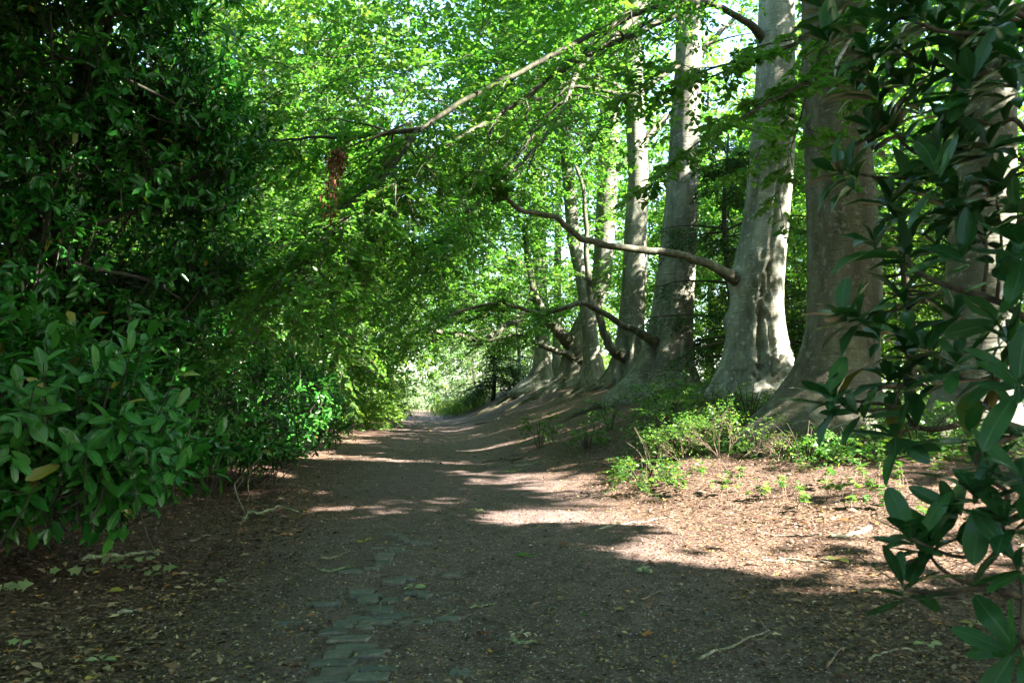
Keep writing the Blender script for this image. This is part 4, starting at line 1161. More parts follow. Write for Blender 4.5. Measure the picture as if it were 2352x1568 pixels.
# ------------------------------------------------------------------ laurels on the left
def laurel_bush(label, blobs, base, M, size, nparts=0, name='cherry_laurel', stems=(), nl=9, shell=.22):
    """blobs: (centre, radii) mounds of shoots"""
    t = empty(name, base, label, 'laurel', 'cherry laurels on the left')
    g = Geo()
    base = np.asarray(base, float)
    lv = Leaves()
    tw = Geo()
    vol = np.array([np.prod(b[1]) ** .667 for b in blobs])
    allP, allA = [], []
    for (c, rad), w in zip(blobs, vol / vol.sum()):
        m = int(M * w)
        d = norm(rng.normal(0, 1, (m, 3)))
        rr = 1 - np.abs(rng.normal(0, shell, m))
        P = np.asarray(c) + d * np.clip(rr, .2, 1.1)[:, None] * np.asarray(rad)
        P += .18 * np.stack([fbm(P[:, 1] * 1.2, P[:, 2] * 1.2, 3 + k, 2) for k in range(3)], -1)
        A = d / np.asarray(rad) * np.mean(rad) + np.array([.15, -.25, .25]) + rng.normal(0, .35, (m, 3))
        ok = P[:, 2] > terr(P[:, 0], P[:, 1]) + .22
        allP.append(P[ok]); allA.append(norm(A[ok]))
    P, A = np.concatenate(allP), np.concatenate(allA)
    shoots(lv, P, A, nl, size, 35, 80, .30 * size / .18, .12)
    K = 5
    k = np.linspace(0, 1, K)
    root_ = P - A * .75
    root_[:, 2] -= .12
    pth = root_[:, None] + (P - root_)[:, None] * k[None, :, None]
    pth[..., 2] -= .10 * np.sin(k * PI)
    tw.tubes(pth, np.broadcast_to(np.linspace(.009, .004, K), (len(P), K)), 4, cap=False)
    for pts, r0, r1 in stems:
        g.tubes(catmull(pts, 24)[None], np.linspace(r0, r1, 24)[None], 8)
    for (c, rad) in blobs:
        for j in range(3):
            tip = np.asarray(c) + norm(rng.normal(0, 1, 3)) * np.asarray(rad) * .6
            mid = (base + tip) / 2 + np.array([rng.normal(0, .2), rng.normal(0, .2), .25])
            g.tubes(catmull([base + rng.normal(0, .12, 3) * [1, 1, 0], mid, tip], 14)[None], np.linspace(.026, .008, 14)[None], 6)
    tag(g.obj('stem', M_STEM, t), kind='stuff')
    tag(tw.obj('twigs', M_STEM, t), kind='stuff')
    if nparts:
        Pl, D, N, L = lv.arrays()
        keepm = carve(Pl)
        # the leaves nearest the camera and inside the frame become parts of their own
        dist = np.linalg.norm(Pl - [0, 0, CAMZ], axis=1)
        infr = (np.abs(Pl[:, 0] / Pl[:, 1]) < .64) & keepm
        sun_side = N @ np.array([0, -1, .4])
        order = np.argsort(np.where(infr, dist - .25 * sun_side, 1e9))[:nparts]
        sel = np.zeros(len(Pl), bool); sel[order] = True
        leaf_parts(Pl[sel], D[sel], N[sel], L[sel], LAUREL_MESHES, t)
        rest = Leaves(); rest.add(Pl[~sel], D[~sel], N[~sel], L[~sel])
        tag(rest.build('foliage', M_LAUREL, t, LEAF8, .42, smooth=True), kind='stuff')
    else:
        lv.build('foliage', M_LAUREL, t, LEAF6, .44)
    return t


def blade_mesh(name, mat, width, seed, bend, cup, tip=.5):
    """one broad leaf with midrib, 7 stations"""
    r = np.random.default_rng(seed)
    st = np.array([0, .1, .25, .45, .65, .83, .95, 1.0])
    wd = np.array([.05, .38, .75, .97, 1.0, .80, .40, .02]) * width / 2
    V, F = [], []
    for i, (s, w) in enumerate(zip(st, wd)):
        z = -bend * s ** 2 + .02 * math.sin(s * 5 + seed)
        e = 1 + .06 * r.normal()
        V += [(s, w * e, z + cup * w), (s, .012, z - .004), (s, -.012, z - .004), (s, -w * e, z + cup * w)] if False else [(s, w * e, z + cup * w), (s, 0, z), (s, -w * e, z + cup * w)]
    for i in range(len(st) - 1):
        a = i * 3
        F += [(a, a + 3, a + 4, a + 1), (a + 1, a + 4, a + 5, a + 2)]
    me = bpy.data.meshes.new(name)
    me.from_pydata(V, [], F)
    for p_ in me.polygons: p_.use_smooth = True
    me.materials.append(mat)
    return me


from mathutils import Matrix
M_LAUREL1 = ribbed(M_LAUREL, 'laurel_leaf_veined', (.12, .24, .06), .022)
M_RHODO1 = ribbed(M_RHODO, 'rhododendron_leaf_veined', (.06, .14, .05), .018, 18.0)
LAUREL_MESHES = [blade_mesh('leaf', M_LAUREL1, .34 + .04 * (k % 3), k, .10 + .06 * k, .25) for k in range(5)]
RHODO_MESHES = [blade_mesh('leaf', M_RHODO1, .325 + .035 * (k % 3), 20 + k, .04 + .07 * k, .18 - .1 * (k % 3)) for k in range(6)]


def leaf_parts(P, D, N, L, meshes, parent):
    S = norm(np.cross(N, D))
    N = np.cross(D, S)
    inv = parent.matrix_basis.inverted()
    for i in range(len(P)):
        o = bpy.data.objects.new('leaf', meshes[i % len(meshes)])
        l = float(L[i])
        m = Matrix(((D[i, 0] * l, S[i, 0] * l, N[i, 0] * l, P[i, 0]), (D[i, 1] * l, S[i, 1] * l, N[i, 1] * l, P[i, 1]), (D[i, 2] * l, S[i, 2] * l, N[i, 2] * l, P[i, 2]), (0, 0, 0, 1)))
        o.parent = parent
        o.matrix_local = inv @ m
        COL.objects.link(o)


# near bush, lower left
laurel_bush('glossy cherry laurel bulging over the leaf litter in the near corner', [((-4.3, 6.4, 1.35), (1.75, 1.3, 1.0)), ((-3.45, 6.3, .95), (1.1, .9, .55)), ((-4.2, 5.7, .75), (.85, .6, .45)), ((-5.2, 7.2, 1.9), (1.3, 1.2, .9))],
            (-5.0, 7.4, float(terr(-5.0, 7.4))), 760, .225, 300)
# middle bush along the lane
laurel_bush('long dark cherry laurel along the lane edge reaching to the bend', [((-5.2, 10.5, 1.4), (1.6, 1.8, 1.2)), ((-4.5, 12.5, 1.35), (1.5, 2.0, 1.1)), ((-4.6, 15.0, 1.3), (1.4, 2.2, 1.1)), ((-4.3, 12.2, .7), (1.1, 1.6, .45)), ((-4.4, 17.2, 1.0), (1.0, 1.4, .8)), ((-5.2, 19.5, 1.3), (1.2, 2.0, 1.1)), ((-5.9, 13, 2.6), (1.4, 2.4, 1.0))],
            (-5.8, 13.5, float(terr(-5.8, 13.5))), 1700, .17)
# tall laurel
bx, by = -6.4, 10.2
laurel_bush('tall dark laurel tree with yellowing leaves closing the upper left', [((-7.0, 9.5, 4.6), (2.3, 1.8, 1.6)), ((-4.9, 11.2, 5.3), (1.5, 1.5, 1.2)), ((-5.6, 10.8, 2.6), (1.6, 1.4, .8)), ((-5.4, 10.0, 5.6), (1.9, 1.8, 1.5)), ((-4.7, 10.6, 4.4), (1.3, 1.4, .9)), ((-6.2, 10.0, 3.2), (2.0, 1.6, 1.0)), ((-4.6, 12.0, 3.4), (1.2, 1.6, .8)), ((-5.0, 9.0, 6.9), (2.0, 1.8, 1.2)), ((-7.5, 9, 6.6), (2.2, 2, 1.8))],
            (bx, by, float(terr(bx, by))), 3300, .19, name='laurel_tree',
            stems=[([(bx, by, 0), at(65, 640, 10), at(80, 540, 10), at(95, 430, 10.2), at(150, 250, 10.4), at(250, 60, 10.4)], .11, .05), ([at(80, 540, 10), at(200, 520, 9.8), at(330, 480, 10)], .04, .015), ([(-7.2, 9, 4.8), at(0, 190, 9.0), at(60, 160, 9.1), at(130, 130, 9.2), at(280, 20, 9.3)], .07, .03), ([at(0, 90, 9), at(120, 125, 9), at(260, 170, 9.2), at(420, 250, 10), at(520, 330, 11)], .035, .01), ([at(75, 560, 10), at(180, 610, 9.6), at(330, 640, 10), at(420, 690, 10.5)], .04, .012)], shell=.34)
laurel_bush('dark laurel deeper in the shade between the near bush and the tall one', [((-8.0, 11.5, 2.2), (2.2, 2.4, 1.9)), ((-8.5, 8.0, 1.8), (1.8, 2.0, 1.7))], (-8.2, 10.5, float(terr(-8.2, 10.5))), 800, .18)

# ------------------------------------------------------------------ rhododendron in the near right
RB = np.array([2.75, 2.9, float(terr(2.75, 2.9))])
rt = empty('rhododendron', RB, 'dark leathery rhododendron leaning in close from the right side', 'rhododendron')
rb = [([(2352, 792), (2319, 824), (2291, 864), (2275, 908), (2235, 961), (2166, 983), (2110, 981), (2082, 953), (2057, 933), (2000, 925), (1916, 914)], 2.7, 3.0, .013),
      ([(2057, 933), (2066, 896), (2086, 852), (2078, 795)], 2.95, 3.0, .008), ([(2057, 933), (2010, 942), (1965, 945)], 2.95, 2.9, .006), ([(2110, 981), (2053, 997)], 2.85, 2.8, .006),
      ([(2352, 876), (2247, 876), (2198, 864), (2158, 828), (2126, 800)], 2.9, 3.2, .010), ([(2178, 657), (2120, 690), (2060, 712), (1967, 725)], 3.0, 2.9, .007),
      ([(2352, 731), (2287, 691), (2178, 657), (2110, 626), (2086, 594), (2082, 580)], 2.6, 2.9, .012), ([(2352, 371), (2287, 407), (2211, 423), (2138, 411), (2030, 408), (1953, 396)], 2.9, 3.1, .009),
      ([(2352, 24), (2247, 109), (2207, 117), (2195, 193), (2162, 262), (2146, 314), (2118, 355), (2075, 330), (2041, 284)], 2.8, 3.1, .012), ([(2352, 40), (2287, 93), (2195, 149), (2122, 141), (2057, 106)], 2.7, 3.0, .010),
      ([(2352, 60), (2267, 77), (2166, 73), (2100, 50), (2037, 36)], 2.6, 2.8, .010), ([(2352, 93), (2287, 153), (2207, 181), (2130, 160)], 2.8, 2.9, .008), ([(2352, 296), (2287, 290), (2227, 274), (2190, 285)], 2.7, 2.8, .008),
      ([(2259, 670), (2267, 598), (2262, 526)], 2.7, 2.7, .008), ([(2290, 690), (2300, 560), (2287, 443)], 2.7, 2.75, .007), ([(2262, 560), (2230, 510), (2203, 484)], 2.7, 2.75, .006),
      ([(2330, 1000), (2243, 1048), (2280, 1102), (2314, 1136), (2290, 1200), (2240, 1270), (2192, 1276), (2140, 1258), (2090, 1234)], 2.5, 2.45, .010),
      ([(2352, 1375), (2314, 1370), (2290, 1351), (2178, 1355), (2144, 1361), (2083, 1351), (2072, 1338)], 2.3, 2.4, .010), ([(2290, 1348), (2212, 1334), (2164, 1307), (2144, 1286), (2120, 1250)], 2.35, 2.5, .008),
      ([(2352, 1530), (2345, 1480), (2348, 1344), (2321, 1266), (2300, 1190)], 2.2, 2.4, .008), ([(2352, 640), (2320, 640), (2290, 745)], 2.5, 2.6, .008), ([(2400, 1480), (2352, 1475), (2320, 1500)], 2.1, 2.1, .007)]
whP, whA = [], []
for pts, d0, d1, r in rb:
    k = np.linspace(d0, d1, len(pts))
    pp = np.array([at(p_[0], p_[1], y) for p_, y in zip(pts, k)])
    if pts[0][0] >= 2340:
        s0 = np.array([2.3 + .1 * rng.normal(), d0 + .25, max(.2, pp[0, 2] - .35)])
        pp = np.vstack([RB + [rng.normal(0, .1), rng.normal(0, .1), -.05], s0, pp])
        rr = np.concatenate([[r * 2.2, r * 1.5], np.linspace(r * 1.1, r * .45, len(pp) - 2)])
    else:
        rr = np.linspace(r, r * .5, len(pp))
    n = 6 * len(pp)
    path = catmull(pp, n)
    g = Geo()
    g.tubes(path[None], np.interp(np.linspace(0, 1, n), np.linspace(0, 1, len(rr)), rr)[None], 7)
    g.obj('branch', M_RSTEM, rt)
    whP.append(path[-1]); whA.append(path[-1] - path[-4])
for (px, py, d) in [(2300, 60, 2.6), (2200, 30, 2.7), (2330, 200, 2.6), (2250, 190, 2.9), (2150, 60, 2.8), (2330, 640, 2.4), (2310, 770, 2.5), (2225, 990, 2.6), (2270, 1070, 2.4), (2240, 1130, 2.4), (2310, 1190, 2.3), (2330, 1290, 2.2), (2345, 1090, 2.3), (2310, 950, 2.6), (2132, 1235, 2.5),
                    (2120, 43, 2.9), (2210, 330, 2.9), (2136, 333, 3.0), (2136, 407, 3.0), (1940, 70, 3.2), (2000, 160, 3.2), (2290, 20, 2.4), (2345, 130, 2.4), (2110, 250, 3.2), (2340, 480, 2.5), (2345, 560, 2.3), (2230, 90, 2.9), (2090, 10, 2.7), (2340, 880, 2.3), (2190, 1170, 2.5), (1985, 60, 3.1), (1960, 200, 3.3), (2010, 215, 3.1), (2000, 330, 3.2), (2075, 190, 3.0), (2080, 420, 3.1), (2170, 480, 3.0), (2060, 500, 3.1), (2150, 560, 2.9), (2190, 720, 2.9), (2150, 860, 2.9), (2020, 760, 3.0), (2080, 870, 3.0), (1900, 20, 3.4), (2270, 330, 2.7), (1935, 722, 2.9), (1905, 905, 2.9), (1925, 395, 3.0), (2000, 290, 3.1), (1990, 120, 3.0), (1900, 85, 3.2), (2045, 455, 3.0), (2005, 560, 3.1), (2075, 690, 2.9), (2110, 790, 2.9), (2040, 870, 3.0)]:
    whP.append(at(px, py, d)); whA.append(np.array([-.6 + rng.normal(0, .3), -.1 + rng.normal(0, .4), .35 + rng.normal(0, .3)]))
for k in range(14):
    py = rng.uniform(0, 1000)
    d = rng.uniform(2.4, 2.9)
    whP.append(at(rng.uniform(2250, 2420) if py > 1050 else rng.uniform(2150, 2420), py, d)); whA.append(np.array([-.5 + rng.normal(0, .4), -.1 + rng.normal(0, .5), .35 + rng.normal(0, .4)]))
# the hidden side of the bush
for k in range(60):
    y_ = rng.uniform(1.6, 3.8)
    whP.append(np.array([.70 * y_ + .15 + rng.uniform(0, 1.4), y_, rng.uniform(.5, 3.1)])); whA.append(rng.normal(0, 1, 3) + [0, 0, .4])
whP, whA = np.array(whP), norm(norm(np.array(whA)) * .7 + np.array([0, -.1, .6]))
lv = Leaves()
shoots(lv, whP, whA, 9, .182, 30, 98, .05, -.02)
P, D, N, L = lv.arrays()
vis = (np.abs(P[:, 0] / P[:, 1]) < .66) & (P[:, 1] > 1.2)
keep_near = (np.linalg.norm(P - [0, 0, CAMZ], axis=1) > 1.7)
order = np.argsort(np.where(vis & keep_near, np.linalg.norm(P - [0, 0, CAMZ], axis=1), 1e9))[:300]
sel = np.zeros(len(P), bool); sel[order] = True
sel &= vis & keep_near
leaf_parts(P[sel], D[sel], N[sel], L[sel], RHODO_MESHES, rt)
rest = Leaves(); rest.add(P[~sel & keep_near], D[~sel & keep_near], N[~sel & keep_near], L[~sel & keep_near])
tag(rest.build('foliage', M_RHODO, rt, LEAF8, .34, smooth=True, do_carve=False), kind='stuff')

# ------------------------------------------------------------------ granite setts in the lane
def sett_mesh(seed, w, l):
    r = np.random.default_rng(seed)
    e = .007
    c = [(-l, -w), (l, -w), (l, w), (-l, w)]
    c = [(a + r.normal(0, .015), b + r.normal(0, .010)) for a, b in c]
    mid = []
    for i in range(4):
        a, b = c[i], c[(i + 1) % 4]
        mid += [a, ((a[0] + b[0]) / 2 + r.normal(0, .007), (a[1] + b[1]) / 2 + r.normal(0, .007))]
    top = [(x * (1 - e / abs(l)), y * (1 - e / abs(w)), .004 + r.normal(0, .0025)) for x, y in mid]
    low = [(x, y, -.008) for x, y in mid]
    bot = [(x, y, -.07) for x, y in mid]
    V = top + low + bot + [(0, 0, .005)]
    F = [(i, (i + 1) % 8, 24) for i in range(8)]
    for b in (0, 8):
        F += [(b + 8 + i, b + 8 + (i + 1) % 8, b + (i + 1) % 8, b + i) for i in range(8)]
    me = bpy.data.meshes.new('paving_sett')
    me.from_pydata(V, [], F)
    me.materials.append(M_SETT)
    return me


SETTS = [sett_mesh(k, .049, .060 + .011 * (k % 6)) for k in range(18)]
zones = [(812, 1536, 125, 46), (789, 1458, 44, 34), (846, 1419, 86, 20), (870, 1378, 42, 12), (874, 1280, 20, 20), (872, 1306, 26, 7), (816, 1319, 26, 6), (937, 1245, 28, 9), (800, 1440, 45, 9), (900, 1265, 30, 6), (890, 1230, 20, 8)]
singles = [(703, 1429), (845, 1362), (885, 1336), (955, 1327), (967, 1429), (1078, 1556), (1027, 1318), (1035, 1395), (965, 1250), (985, 1372), (1000, 1425), (930, 1358), (760, 1390), (900, 1210)]
ns = 0
SETT_AT = []
d_lane = norm(np.array([-KU, 1.0]))
ang0 = math.atan2(d_lane[1], d_lane[0]) - PI / 2
y = 3.9
row = 0
while y < 9.6:
    xq = -3.2 + rng.uniform(0, .1)
    while xq < .4:
        k = int(rng.integers(0, 6))
        l = .060 + .011 * k
        cxs, cys = xq + l, y - KU * 0 + (xq) * 0.0
        p = np.array([cxs, cys, 0])
        zg = float(terr(p[0], p[1]))
        # photo position of this spot
        dvec = p + [0, 0, zg] - [0, 0, CAMZ]
        cp, sp = math.cos(PITCH), math.sin(PITCH)
        f = dvec[1] * cp + dvec[2] * sp
        qx, qy = CX + FPX * dvec[0] / f, CY - FPX * (-dvec[1] * sp + dvec[2] * cp) / f
        inz = any(((qx - a) / c) ** 2 + ((qy - b) / d) ** 2 < 1 + rng.normal(0, .18) for a, b, c, d in zones)
        inz = inz or any(abs(qx - a) < l / f * FPX and abs(qy - b) < .052 / f ** 2 * 1.5 * FPX for a, b in singles)
        if inz and rng.uniform() > .06:
            o = bpy.data.objects.new('paving_sett', SETTS[k + 6 * int(rng.integers(0, 3))])
            o.parent = o_path
            o.location = (p[0] + rng.normal(0, .004), p[1] + rng.normal(0, .004), zg + float(fine(p[0], p[1])) * .6 + .014 + rng.normal(0, .005))
            SETT_AT.append((o.location[0], o.location[1]))
            o.rotation_euler = (rng.normal(0, .035), rng.normal(0, .03), ang0 + rng.normal(0, .07))
            COL.objects.link(o)
            ns += 1
        xq += 2 * l + .024
    y += .131
    row += 1
print('setts', ns)

# ------------------------------------------------------------------ litter and pebbles
def scatter(n, y0, y1, u0, u1, smin, smax, name, label, dens, mat, power=1.6, lift=.012, wr=.5):
    q = rng.uniform(0, 1, n)
    yy = (y0 ** (1 - power) + q * (y1 ** (1 - power) - y0 ** (1 - power))) ** (1 / (1 - power))
    uu = rng.uniform(u0, u1, n)
    xx = uu - KU * yy
    inf = np.abs(xx) < .70 * yy + .6
    k = inf & (rng.uniform(0, 1, n) < dens(uu, yy, xx))
    sa = np.array(SETT_AT)
    for i in range(len(sa)):
        k &= ~((np.abs(xx - sa[i, 0]) < .085) & (np.abs(yy - sa[i, 1]) < .05) & (hash2((xx * 1e4).astype(np.int64), (yy * 1e4).astype(np.int64), 3) < .55))
    xx, yy = xx[k], yy[k]
    m = len(xx)
    az = rng.uniform(0, 6.28, m)
    lv = Leaves()
    lv.add(np.stack([xx, yy, ground(xx, yy) + rng.uniform(.002, lift, m)], -1), np.stack([np.cos(az), np.sin(az), rng.normal(.05, .22, m)], -1), np.array([0, 0, 1.0]) + rng.normal(0, .33, (m, 3)), rng.uniform(smin, smax, m) * (.7 + .6 * rng.uniform(0, 1, m) ** 3))
    print(name, m)
    return tag(lv.build(name, mat, None, LEAF4, wr, do_carve=False), label, 'leaf litter', kind='stuff')


off = lambda u: sstep(.9, 2.6, np.abs(u - .55 + .0))
scatter(150000, 3.6, 16, -8, 8, .018, .045, 'leaf_litter', 'brown crumbled leaves and bark chips covering the ground', lambda u, y, x: .35 + .65 * off(u), M_LITTER, 1.9)
scatter(34000, 3.6, 16, -8, 8, .05, .09, 'fallen_leaves', 'larger dry brown fallen leaves lying on the verges', lambda u, y, x: .03 + .95 * sstep(1.4, 3.0, np.abs(u - .6)) * (.35 + .65 * (u < 0) + .7 * (y > 8)) * (.45 + .8 * (fbm(x * .9, y * .9, 23, 2) > -.1)), M_LITTER, 1.8, .03, .45)
scatter(45000, 16, 60, -9, 9, .05, .085, 'distant_leaf_litter', 'dry leaves scattered over the lane and bank farther off', lambda u, y, x: .22 + .5 * sstep(2, 4, -u) + .05 * (u > 2), M_LITTER, 1.6)
scatter(60000, 3.6, 11, -7, 7, .012, .04, 'bark_chips', 'thin bark chips and needles strewn over the lane', lambda u, y, x: .7, M_LITTER, 1.9, .008, .14)

# pale pebbles in the lane
g = Geo()
n = 3400
q = rng.uniform(0, 1, n)
yy = 1 / (1 / 3.7 + q * (1 / 13 - 1 / 3.7))
uu = rng.normal(1.0, 1.0, n)
xx = uu - KU * yy
oc = np.array([[1, 0, 0], [0, 1, 0], [-1, 0, 0], [0, -1, 0], [0, 0, .7], [0, 0, -.5]], float)
of = np.array([[0, 1, 4], [1, 2, 4], [2, 3, 4], [3, 0, 4], [1, 0, 5], [2, 1, 5], [3, 2, 5], [0, 3, 5]])
V = np.stack([xx, yy, ground(xx, yy) + .003], -1)[:, None] + (oc[None] + rng.normal(0, .18, (n, 6, 3))) * (.0035 + .0065 * rng.uniform(0, 1, (n, 1, 1)) ** 2)
g.add(V.reshape(-1, 3), [(of[None] + (np.arange(n) * 6)[:, None, None]).reshape(-1, 3)])
tag(g.obj('gravel', M_PEBBLE), 'pale pebbles and shell grit trodden into the lane', 'gravel', kind='stuff')

# ------------------------------------------------------------------ sticks
def stick(label, rows, r0, r1, mat, name='fallen_stick', side=(), cat='stick', lift=.3, cut=False):
    """rows: photo pixels on the ground, optionally with a height above it"""
    def pos(r):
        p = gp(r[0], r[1]) if len(r) < 4 else at(r[0], r[1], r[3])
        if len(r) >= 3 and len(r) < 4: p = p + [0, 0, r[2]]
        return p
    pts = np.array([pos(r) for r in rows])
    c = pts[0].copy()
    t = empty(name, c, label, cat, 'sticks and twigs on the lane')
    n = 6 * len(pts)
    path = catmull(pts, n)
    tt = np.linspace(0, 1, n)
    zr = ground(path[:, 0], path[:, 1])
    R = 1.2 * (r0 + (r1 - r0) * tt)
    path[:, 2] = np.maximum(path[:, 2], zr + R * .6 + .003)
    path += np.stack([vnoise(tt * n * .45, tt * 0 + k, int(pts[0, 0] * 31) % 53) for k in range(3)], -1) * r0 * .8
    R = R * (1 + .18 * vnoise(tt * n * .7, tt * 0, 8))
    g = Geo(); g.tubes(path[None], R[None], 7)
    g.obj('stem', mat, t)
    for (rws, a, b) in side:
        sp = catmull([pos(r) for r in rws], 5 * len(rws))
        sp[:, 2] = np.maximum(sp[:, 2], ground(sp[:, 0], sp[:, 1]) + a * .6)
        g = Geo(); g.tubes(sp[None], np.linspace(a, b, len(sp))[None], 5)
        g.obj('twig', mat, t)
    return t


stick('long straight pale stick with a thin twig crossing its end', [(1602, 1526), (1645, 1505), (1690, 1489), (1735, 1465), (1768, 1450)], .008, .005, M_STICK, side=[([(1740, 1428, .03), (1765, 1455, .02), (1800, 1468), (1850, 1471), (1882, 1462)], .003, .002), ([(1725, 1476), (1750, 1470), (1766, 1458)], .006, .003)])
stick('lichen crusted branch with upright twigs standing in the left litter', [(558, 1196, .02), (568, 1185, .06), (600, 1184, .04), (640, 1176, .08), (688, 1180, .02)], .018, .008, M_LICHEN,
      side=[([(565, 1190, .05), (556, 1165, .0, 9.2), (540, 1120, .0, 9.25), (548, 1100, .0, 9.3), (600, 1048, .0, 9.3)], .010, .003), ([(566, 1188, .05), (572, 1140, .0, 9.1), (570, 1105, .0, 9.0), (585, 1060, .0, 9.0)], .009, .003), ([(575, 1168, .12), (620, 1160, .0, 9.0), (650, 1130, .0, 8.8), (668, 1102, .0, 8.7)], .007, .002), ([(545, 1120, .0, 9.25), (556, 1105, .0, 9.2), (560, 1092, .0, 9.2)], .005, .002), ([(566, 1190), (590, 1205), (610, 1200)], .006, .002)])
stick('thick grey fallen branch lying in the left leaf litter', [(188, 1292), (225, 1287), (280, 1280), (330, 1274), (362, 1282)], .022, .014, M_LICHEN, 'fallen_branch', [([(330, 1274, .01), (355, 1270, .03), (368, 1268, .02)], .009, .004)])
stick('split dead stick in the litter below the twiggy branch', [(434, 1246), (480, 1233), (525, 1222)], .014, .008, M_STICKD)
stick('short thin stick in the litter by the near corner bush', [(300, 1253), (362, 1250)], .005, .003, M_STICKD)
stick('dark twig lying far left in the litter', [(40, 1400), (90, 1404), (142, 1405)], .006, .003, M_STICKD)
stick('broken grey stick in the lower left litter', [(272, 1412), (310, 1408), (342, 1413)], .010, .008, M_STICK)
stick('slender brown stick lower in the left litter', [(330, 1482), (380, 1478), (428, 1471)], .006, .003, M_STICKD)
stick('pale twig tilted towards the setts with leaf at its end', [(736, 1287), (770, 1281), (804, 1269)], .007, .004, M_LICHEN)
stick('wavy grey stick beside the upper setts', [(728, 1314), (765, 1316), (790, 1309), (808, 1307)], .009, .007, M_LICHEN)
stick('short stick covered in yellow moss near the upper setts', [(820, 1246), (836, 1242), (851, 1237)], .009, .007, M_MOSSY)
stick('greenish twig pointing to the middle of the lane', [(1011, 1427), (1018, 1418), (1040, 1408), (1056, 1399)], .006, .004, M_LICHEN)
stick('straight greenish twig just right of the greenish one', [(1081, 1404), (1110, 1397), (1140, 1383)], .007, .005, M_LICHEN)
stick('dark bent twig in the middle of the lane', [(1113, 1421), (1130, 1430), (1155, 1434), (1186, 1443)], .006, .003, M_STICKD)
stick('short upright looking twig in the middle of the lane', [(1079, 1420), (1083, 1434), (1082, 1449)], .005, .004, M_STICK)
stick('forked stick with white splintered wood in the near lane', [(1174, 1474), (1200, 1479), (1238, 1481)], .010, .007, M_LICHEN, side=[([(1174, 1472), (1192, 1463, .01), (1200, 1456, .03)], .009, .007)])
stick('c shaped curved twig right of the lane middle', [(1278, 1398), (1262, 1396), (1259, 1406), (1264, 1412), (1278, 1414)], .006, .004, M_LICHEN)
stick('short fat cut log piece at the shadow edge', [(1463, 1316), (1478, 1314), (1493, 1319)], .017, .015, M_LICHEN)
stick('pinkish branched twig in the right of the lane', [(1471, 1378), (1492, 1366), (1532, 1352)], .005, .003, M_PINK, side=[([(1492, 1366), (1500, 1356), (1507, 1346)], .004, .002)])
stick('long thin stick on the sunlit edge of the lane', [(1368, 1217), (1420, 1206), (1461, 1201), (1505, 1193), (1546, 1187)], .009, .005, M_STICK)
stick('thin curved twig just below the bright sun patch', [(1250, 1231), (1270, 1226), (1298, 1217)], .006, .003, M_STICKD)
stick('grey stick lying across the sunlit litter', [(1769, 1234), (1810, 1231), (1845, 1234), (1883, 1234)], .009, .008, M_STICKD)
stick('broad pale split branch in the sunlit litter', [(1906, 1242), (1945, 1236), (1975, 1228), (1998, 1218)], .012, .026, M_STICK, 'fallen_branch')
stick('long grey stick at the edge of sun by the yellow leaves', [(1786, 1287), (1840, 1292), (1880, 1293), (1909, 1300)], .010, .006, M_STICK)
stick('pale stick under the long grey one at the edge of sun', [(1748, 1290), (1790, 1292), (1825, 1296)], .010, .008, M_STICK)
stick('forked pinkish twig in the near right of the lane', [(1899, 1544), (1910, 1522), (1930, 1505), (1959, 1490)], .006, .003, M_PINK, side=[([(1912, 1478), (1945, 1493), (1975, 1515), (2000, 1540)], .004, .002)])
stick('long wavy twig in the near right corner', [(1993, 1521), (2020, 1514), (2060, 1501), (2116, 1500), (2150, 1510), (2192, 1523)], .006, .004, M_STICK, side=[([(2068, 1501), (2095, 1492), (2106, 1488)], .005, .003)])
stick('dark thin twig below the lowest rhododendron cluster', [(2122, 1430), (2160, 1437), (2220, 1444)], .006, .003, M_STICKD)
stick('mossy little stick lying on the nearest setts', [(842, 1553), (862, 1553), (870, 1543), (888, 1535)], .008, .006, M_LICHEN, side=[([(858, 1550), (856, 1540), (858, 1533)], .006, .004)])
stick('pale thin twig beside the middle setts', [(872, 1380), (874, 1392), (871, 1408)], .004, .003, M_STICK)
stick('dark stick on the bare bank near the lane', [(1110, 1062), (1150, 1055), (1185, 1056), (1220, 1048)], .02, .012, M_STICKD)
stick('pale stick on the bank below the lone plant', [(1180, 1071), (1215, 1068), (1245, 1060)], .015, .008, M_STICK)
stick('leafy broken twig lying far up the lane', [(1090, 975), (1130, 968), (1150, 958), (1185, 960)], .02, .008, M_STICKD)

# white splinters by the forked stick
sp_ = gp(1205, 1465)
g = Geo()
for k in range(9):
    a = rng.uniform(0, PI)
    q = sp_ + np.array([rng.normal(0, .05), rng.normal(0, .03), .008])
    e = q + np.array([math.cos(a), math.sin(a), rng.uniform(0, .4)]) * rng.uniform(.02, .055)
    g.tubes(np.stack([q, (q + e) / 2 + [0, 0, .003], e])[None], np.array([[.004, .006, .002]]), 4)
tag(g.obj('wood_splinters', M_WOOD), 'white wood splinters beside the forked stick in the near lane', 'splinters', kind='stuff')

